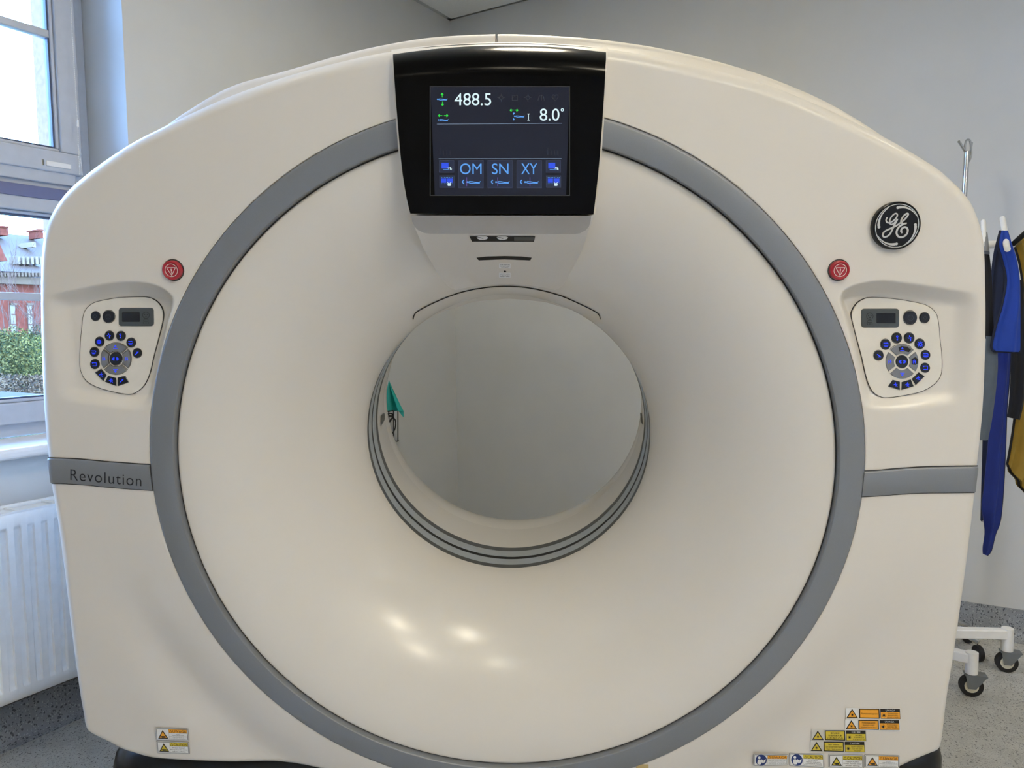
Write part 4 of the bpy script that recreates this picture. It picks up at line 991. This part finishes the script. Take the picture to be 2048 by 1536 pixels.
def laser(x0, y0, col, head, l2, l3, edge):
    def f(d):
        d.rect(x0, y0-4, x0+118, y0+102, edge, .0004); d.rect(x0+120, y0-2, x0+532, y0+100, edge, .0004)
        cx = x0+60; tri_(d, cx, y0+4, y0+94, 57, col)
        def star(cx, cy, r):
            for k in range(8): a = k*math.pi/4; d.ribbon([(cx, cy), (cx+r*math.cos(a), cy+r*math.sin(a))], r*.12, K, .0012)
            d.poly(d.circ(cx, cy, r*.5, n=10), K, .0013)
        star(cx, y0+60, 16)
        d.rect(x0+128, y0+2, x0+326, y0+94, K, .0006); d.rect(x0+138, y0+11, x0+316, y0+85, col, .0008); body(d, l2, x0+145, y0+(14 if len(l2) > 1 else 36), x0+308, y0+(82 if len(l2) > 1 else 58), K, .0011)
        d.rect(x0+334, y0+2, x0+524, y0+94, K, .0006); d.rect(x0+338, y0+32, x0+520, y0+90, col, .0008); d.text(head, x0+385, y0+9, x0+475, y0+24, Wt, .0010)
        star(x0+366, y0+61, 20); body(d, l3, x0+392, y0+34, x0+516, y0+88, K, .0011)
    return f
RS2 = surf(1480, 1390, .2051, sy=.2051*.004); gy2 = mat('sticker_backing', (206, 203, 196), .5)
p3 = ['Promieniowanie', 'laserowe. Nie', 'patrzeć w wiązkę']
dpart('laser_sticker', laser(1028, 117, Or, 'UWAGA', ['Promieniowanie laserowe'], p3, Wt), RS2(1028, 117, 1560, 217), 'topmost orange laser sticker row'); dpart('laser_sticker', laser(1022, 229, Or, 'UWAGA', ['Promieniowanie laserowe', 'Nie patrzeć w wiązkę', 'Urządzenie laserowe klasy 2'], p3, Wt), RS2(1022, 229, 1554, 329), 'second orange laser sticker row')
dpart('laser_sticker', laser(694, 330, Yl, '注意', ['激光辐射', '勿直视激光束', '2 类激光产品'], ['激光辐射', '勿直视激光束', '2 类激光产品'], gy2), RS2(694, 330, 1226, 430), 'yellow laser sticker row with Chinese print'); dpart('laser_sticker', laser(682, 440, Yl, 'CAUTION', ['Laser radiation', 'Do not stare into beam', 'Class 2 laser product'], ['Laser radiation', 'Do not stare', 'into beam'], gy2), RS2(682, 440, 1214, 540), 'yellow laser sticker row lettered CAUTION')
dpart('small_label', lambda d: d.rect(1272, 1528, 1297, 1546, mat('tan_label', (190, 165, 110), .6)), surf(0, 0, 1)(1272, 1528, 1297, 1546), 'small tan label at the bottom edge of the cover')

# ---- black base
def base_box(mb, x0, x1, y0, y1, z1, r, m):
    rows = []
    for (ins, z) in ((0, 0), (0, z1-r), (r*.08, z1-r*.6), (r*.3, z1-r*.28), (r*.62, z1-r*.07), (r, z1)):
        ring = []
        rr = .10-ins*.5
        for cx, cy, a0 in ((x1-ins, y0+ins, -90), (x1-ins, y1-ins, 0), (x0+ins, y1-ins, 90), (x0+ins, y0+ins, 180)):
            ccx = cx-rr if a0 in (-90, 0) else cx+rr; ccy = cy+rr if a0 in (-90, 180) else cy-rr
            for k in range(7): t = math.radians(a0+15*k); ring.append((ccx+rr*math.cos(t), ccy+rr*math.sin(t), z))
        rows.append(ring)
    mb.grid(rows, m, closed=True); mb.add(rows[-1], [tuple(range(len(ring)))], m)
BY = 1.80
bx0, bx1 = at(192, 1520, BY).x, at(1872, 1520, BY+.1).x; bz_ = at(230, 1484, BY+.06).z
mb = MB(); base_box(mb, bx0, bx1, BY, BY+.85, bz_, .06, M['base']); mb.build('base', S, smooth=True, angle=60)
print('base', bx0, bx1, bz_)
# ================================================================== right side: drip stand, apron rack
def bend(pts, n=6): return catmull(pts, n)
def tubeat(mb, pts, Y, r, m, seg=8):
    mb.tube([at(x, y, (Y if not isinstance(Y, (list, tuple)) else Y[i])) for i, (x, y) in enumerate(pts)], r, m, seg)
YI = 2.95
T0 = empty('drip_stand', (at(1925, 700, YI).x, YI, 0), 'chrome drip stand pole with hooks rising behind the scanner', 'drip stand')
mb = MB(); tp = at(1934, 303, YI); bt = Vector((tp.x-.052, YI, .12)); mb.tube([bt, tp], .0095, M['chrome'], 14); mb.build('pole', T0, smooth=True)
mb = MB(); mb.tube([at(1917.5, 283, YI-.03), at(1931, 304, YI)], .005, M['chrome'], 8); mb.build('hook', T0, smooth=True)
mb = MB(); mb.tube([at(x, y, YI+.01) for x, y in bend([(1930, 304), (1930, 290), (1934, 280), (1940, 282), (1942, 298), (1942, 312), (1938, 322), (1934, 318)])], .004, M['chrome'], 8); mb.build('hook', T0, smooth=True)
mb = MB(); mb.tube([at(x, y, YI+.05) for x, y in bend([(1931, 304), (1936, 308), (1941, 300), (1944, 285)])], .004, M['chrome'], 8); mb.build('hook', T0, smooth=True)
mb = MB()
for k in range(5):
    a = 2*math.pi*k/5+.3; c0 = Vector((bt.x, YI, .13)); mb.tube([c0, c0+Vector((-.0+.15*math.cos(a), .15*math.sin(a), -.06))], .011, M['chrome'], 8)
mb.build('foot', T0, smooth=True)
for k in range(5):
    a = 2*math.pi*k/5+.3; c0 = Vector((bt.x+.15*math.cos(a), YI+.15*math.sin(a), .03)); mb = MB()
    mb.tube([c0-Vector((.008, 0, 0)), c0+Vector((.008, 0, 0))], .03, M['rubber'], 16); mb.build('caster', T0, smooth=True)

# rack: white post and feet on casters
p1, p2 = floor_pt(1941, 1391), floor_pt(2012, 1343)
RK = empty('apron_rack', ((p1.x+p2.x)/2, (p1.y+p2.y)/2, 0), 'white mobile apron rack on casters to the right of the scanner', 'coat rack')
zl = .155
def caster(p, top):
    mb = MB(); d = Vector((.30, .954, 0)); c = Vector((p.x, p.y, .037))
    mb.tube([c-d*.010, c+d*.010], .037, M['rubber'], 24); co = mb.build('caster', RK, smooth=True, angle=40)
    mb = MB(); mb.tube([c-d*.012, c+d*.012], .022, mat('cream_hub', (206, 200, 180), .5), 20); mb.build('hub', co, smooth=True, angle=40)
    mb = MB(); s_ = Vector((.954, -.30, 0))
    for q in (-1, 1):
        o = c+d*.016*q; mb.add([o+Vector((0, 0, -.006))-s_*.012, o+Vector((0, 0, -.006))+s_*.012, o+s_*.045+Vector((0, 0, .04)), o-s_*.02+Vector((0, 0, .04)),
                                 o+d*.003*q+Vector((0, 0, -.006))-s_*.012, o+d*.003*q+Vector((0, 0, -.006))+s_*.012, o+d*.003*q+s_*.045+Vector((0, 0, .04)), o+d*.003*q-s_*.02+Vector((0, 0, .04))],
                                [(0, 1, 2, 3), (7, 6, 5, 4), (0, 4, 5, 1), (1, 5, 6, 2), (2, 6, 7, 3), (3, 7, 4, 0)], mat('caster_bracket', (120, 124, 128), .35, metal=.6))
    mb.box(c+Vector((0, 0, .038))-s_*.022-d*.02, s_*.068, d*.04, (0, 0, .004), mat('caster_bracket', (120, 124, 128), .35, metal=.6)); mb.build('bracket', co)
    mb = MB(); h_ = top; mb.tube([Vector((c.x, c.y, .08)), Vector((c.x, c.y, h_+.004))], .020, M['white'], 18); mb.build('foot_cap', RK, smooth=True, angle=40)
    return Vector((c.x, c.y, h_))
c1 = caster(p1, .150); c2 = caster(p2, .160)
def beam(a, b, w_, h_, name='leg'):
    mb = MB(); d = (b-a).normalized(); s_ = d.cross(Vector((0, 0, 1))).normalized()
    mb.box(a-s_*w_/2-Vector((0, 0, h_)), b-a, s_*w_, (0, 0, h_), M['white']); mb.build(name, RK, bevel=.004)
q1 = at(1904, 1318, c1.y+.28); e1 = at(1900, 1294, c2.y+.03)
hub = Vector((c1.x-.40, c1.y+.32, c1.z))
beam(Vector((hub.x, hub.y, c1.z)), c1, .035, .034); beam(Vector((hub.x-.1, c2.y+.06, c2.z)), c2, .035, .034)
mb = MB(); mb.box((hub.x+.0, hub.y-.02, .12), (.03, 0, 0), (0, .25, 0), (0, 0, .03), M['white']); mb.build('leg', RK)
PX, PY = hub.x+.0, hub.y+.08
mb = MB(); mb.tube([(PX, PY, .14), (PX, PY, 1.56)], .02, M['white'], 16); mb.build('post', RK, smooth=True)
YA = 2.42
ZT = at(1990, 470, YA).z
mb = MB(); mb.tube([(PX, PY, 1.50), (PX+.1, YA+.30, ZT), (at(2060, 470, YA+.3).x, YA+.30, ZT)], .014, M['white'], 12); mb.build('top_rail', RK, smooth=True)
# hanging arms
cap = M['white']; grs = mat('grey_sleeve', (128, 130, 134), .5)
def arm(pts, Ys, r, m, sleeve=None):
    P = [at(x, y, Y) for (x, y), Y in zip(pts, Ys)]; mb = MB(); mb.tube(P, r, m, 14); o = mb.build('hanging_arm', RK, smooth=True, angle=40)
    if sleeve:
        mb = MB(); P = [at(x, y, Y) for (x, y), Y in zip(*sleeve)]; mb.tube(P, r*1.35, grs, 14); mb.build('sleeve', o, smooth=True, angle=40)
arm([(1966.5, 443), (1970, 506)], (YA+.16, YA+.02), .0075, cap, ([(1968, 468), (1972, 507)], (YA+.11, YA+.018)))
arm([(2005, 437), (2011, 470)], (YA+.16, YA+.02), .0085, cap)
arm([(2011, 470), (2012.5, 489), (2015, 498)], (YA+.02, YA-.075, YA-.12), .0085, cap)
arm([(2060, 458), (2026, 488)], (YA+.02, YA+.10), .008, M['rubber'])
# aprons: closed cloth bodies with folds, given by left and right edges per height
def apron(name, L, R_, Y, th_, m, label, folds=3, amp=.012, trim=None, seed=0, cat='apron'):
    """L, R_ : edge polylines from top to bottom, sampled at the same count"""
    L = catmull(L, 5); R_ = catmull(R_, 5); n = 14; mb = MB(); F = []; Bk = []
    for i, (l, r) in enumerate(zip(L, R_)):
        a, b = at(l[0], l[1], Y), at(r[0], r[1], Y); f = []; g_ = []; wd = (b-a).length
        for k in range(n+1):
            t = k/n; p = a.lerp(b, t); e = math.sqrt(max(0, 1-(2*t-1)**2)); fold = amp*min(1, wd/.06)*math.sin(t*folds*math.pi*2+seed+i*.05)*e
            f.append(p+Vector((0, -th_*.5*e*min(1, wd/.05)-fold, 0))); g_.append(p+Vector((0, th_*.5*e*min(1, wd/.05)-fold*.8, 0)))
        F.append(f); Bk.append(g_)
    mb.grid(F, m, flip=True); mb.grid(Bk, m)
    mb.add(F[0]+Bk[0][::-1], [tuple(range(2*n+2))], m); mb.add(F[-1]+Bk[-1][::-1], [tuple(range(2*n+2))[::-1]], m)
    o = mb.build(name, smooth=True, angle=60); tag(o, label, cat, 'lead aprons on the rack')
    if trim:
        mb = MB()
        for edge in trim[0]:
            P = [(F[i][edge]+Bk[i][edge])*.5 for i in range(len(F))]; mb.tube(P, trim[1], trim[2], 6)
        if trim[3]:
            mb.tube([(a+b)*.5+Vector((0, -.002, 0)) for a, b in zip(F[-1], Bk[-1])], trim[1]*1.2, trim[2], 6)
        mb.build('edging', o, smooth=True)
    return o
blue = mat('royal_blue_cloth', (14, 58, 160), .75, var=.06, scale=25, bump=.3); blue2 = mat('deep_blue_cloth', (12, 36, 116), .8, var=.08, scale=25, bump=.3)
nav = mat('navy_edging', (14, 24, 50), .8); blackc = mat('black_cloth', (14, 16, 24), .85, var=.1); greyc = mat('slate_grey_cloth', (84, 95, 108), .8, var=.06); must = mat('mustard_cloth', (140, 112, 36), .85, var=.08, bump=.3)
apron('lead_apron', [(2001, 461), (1996, 490), (2004, 520), (2012, 560), (2004, 610), (1992, 650), (1983, 690), (1986, 702)], [(2016, 462), (2024, 488), (2034, 520), (2040, 560), (2041, 610), (2041, 650), (2041, 690), (2040, 704)], YA-.04, .03, blue,
      'bright royal blue apron folded over the rack arm with the white rod end', 1.5, .008, ((0,), .004, nav, True), 1, 'lead apron')
apron('lead_apron', [(1996, 470), (1985, 520), (1978, 600), (1974, 700), (1968, 800), (1966, 880), (1964, 950), (1962, 1010), (1961, 1040)], [(2012, 480), (2020, 540), (2018, 620), (2008, 700), (1998, 800), (1990, 880), (1984, 950), (1975, 1010), (1964, 1044)], YA+.11, .03, nav,
      'dark navy apron hanging deepest, close behind the scanner edge', 2, .008, None, 2, 'lead apron')
apron('lead_apron', [(1998, 690), (1990, 760), (1983, 820), (1976, 900), (1968, 980), (1964, 1010), (1970, 1060), (1966, 1095), (1966, 1108)], [(2022, 690), (2018, 760), (2013, 820), (2010, 900), (2006, 980), (2000, 1040), (1990, 1068), (1982, 1100), (1974, 1111)], YA+.03, .03, blue2,
      'long deep blue apron tail reaching down to a narrow tip', 1.5, .007, ((14,), .003, nav, False), 3, 'lead apron')
apron('lead_apron', [(1972, 672), (1970, 720), (1964, 780), (1960, 840), (1958, 880)], [(1990, 674), (1996, 720), (1992, 780), (1984, 840), (1976, 880)], YA-.02, .02, greyc,
      'short slate grey apron panel right beside the scanner edge', 1, .004, None, 4, 'lead apron')
apron('lead_apron', [(1966, 508), (1965, 560), (1964, 620), (1965, 676)], [(1979, 510), (1984, 560), (1985, 620), (1990, 680)], YA-.005, .03, blackc,
      'black apron hanging from the grey sleeved arm', 1, .004, None, 5, 'lead apron')
apron('lead_apron', [(2030, 494), (2040, 530), (2046, 580), (2042, 650), (2036, 740), (2030, 830), (2020, 900), (2014, 930)], [(2075, 450), (2085, 520), (2090, 580), (2092, 650), (2090, 740), (2086, 830), (2080, 960), (2060, 1000)], YA+.10, .035, must,
      'mustard yellow apron at the right edge of the photo', 2.5, .01, ((0,), .004, blackc, True), 6, 'lead apron')
apron('lead_apron', [(2022, 560), (2020, 640), (2022, 720), (2018, 800), (2014, 834)], [(2046, 560), (2050, 640), (2052, 720), (2048, 800), (2040, 840)], YA+.06, .02, blackc,
      'black apron hanging between the blue and the mustard aprons', 1.5, .006, None, 7, 'lead apron')

# ================================================================== seen through the bore: wire basket on the window wall
def bw(X, Y, off=.07): return onplane(730+X*.10417, 740+Y*.10417, RA+E2*off, E2)
wire = mat('dark_wire', (58, 60, 64), .4, metal=.4)
WBc = bw(540, 1370, 0)
Wb = empty('wire_basket', WBc, 'narrow dark wire holder on the wall seen through the left of the bore', 'wire holder')
mb = MB()
for x, y0, y1 in ((455, 785, 1240), (548, 775, 1385), (632, 770, 1350)): mb.tube([bw(x, y0), bw(x, y1)], .0030, wire, 6)
mb.tube([bw(632, 1350), bw(622, 1370), bw(505, 1358)], .003, wire, 6); mb.tube([bw(455, 1240), bw(505, 1385), bw(548, 1385)], .003, wire, 6)
mb.tube([bw(385, 800), bw(610, 772)], .004, wire, 6)
for x, y in ((455, 800), (548, 790), (632, 785), (632, 1350), (505, 1380)): mb.tube([bw(x, y), bw(x+14, y+0, .004)], .0026, wire, 6)
mb.build('wire_frame', Wb, smooth=True)
cb = MB(); A = [(380, 880), (430, 850), (480, 833), (530, 850), (548, 900)]; cb.tube([bw(x, y, .078) for x, y in catmull(A, 5)], .0035, M['rubber'], 6)
tag(cb.build('cable', smooth=True), 'uppermost black cable loop in the wire holder', 'cable', 'cables in the wire holder')
cb = MB(); A = [(392, 912), (450, 886), (520, 884), (535, 905), (500, 950), (468, 990), (425, 960), (398, 930), (430, 985), (460, 1060), (490, 1180), (500, 1300), (512, 1360), (517, 1440)]; cb.tube([bw(x, y, .086) for x, y in catmull(A, 5)], .0045, M['rubber'], 6)
tag(cb.build('cable', smooth=True), 'thickest black cable hanging lowest from the wire holder', 'cable', 'cables in the wire holder')
cb = MB(); A = [(545, 915), (580, 960), (588, 1030), (578, 1120), (545, 1190), (485, 1268), (478, 1290), (500, 1350)]; cb.tube([bw(x, y, .094) for x, y in catmull(A, 5)], .0032, M['rubber'], 6)
tag(cb.build('cable', smooth=True), 'black cable bowing out to the right in the wire holder', 'cable', 'cables in the wire holder')
teal = mat('turquoise_cloth', (42, 176, 170), .8, var=.08, scale=12, bump=.4)
cl = MB(); Lp = [(457, 188), (445, 250), (428, 330), (410, 450), (398, 560), (390, 680), (385, 775)]; Rp = [(459, 190), (488, 260), (520, 330), (570, 440), (625, 555), (680, 670), (740, 785)]
rowsF = []; rowsB = []
for i, (l, r) in enumerate(zip(catmull(Lp, 4), catmull(Rp, 4))):
    f = []; b = []
    for k in range(15):
        t = k/14; e = .10+.020*math.sin(t*5+i*.12)*min(1, i/8)+.012*math.sin(t*11)*min(1, i/10); f.append(bw(lerp(l[0], r[0], t), lerp(l[1], r[1], t), e)); b.append(bw(lerp(l[0], r[0], t), lerp(l[1], r[1], t), e-.003))
    rowsF.append(f); rowsB.append(b)
cl.grid(rowsF, teal); cl.grid(rowsB, teal, flip=True)
cl.add([bw(640, 785, .11), bw(740, 780, .10), bw(747, 912, .105), bw(718, 888, .11), bw(640, 785, .106), bw(740, 780, .096), bw(747, 912, .101), bw(718, 888, .106)], [(0, 1, 2, 3), (7, 6, 5, 4), (0, 4, 5, 1), (1, 5, 6, 2), (2, 6, 7, 3), (3, 7, 4, 0)], teal)
tag(cl.build('cloth', smooth=True), 'turquoise cloth draped to a point over the wire holder on the wall', 'cloth')
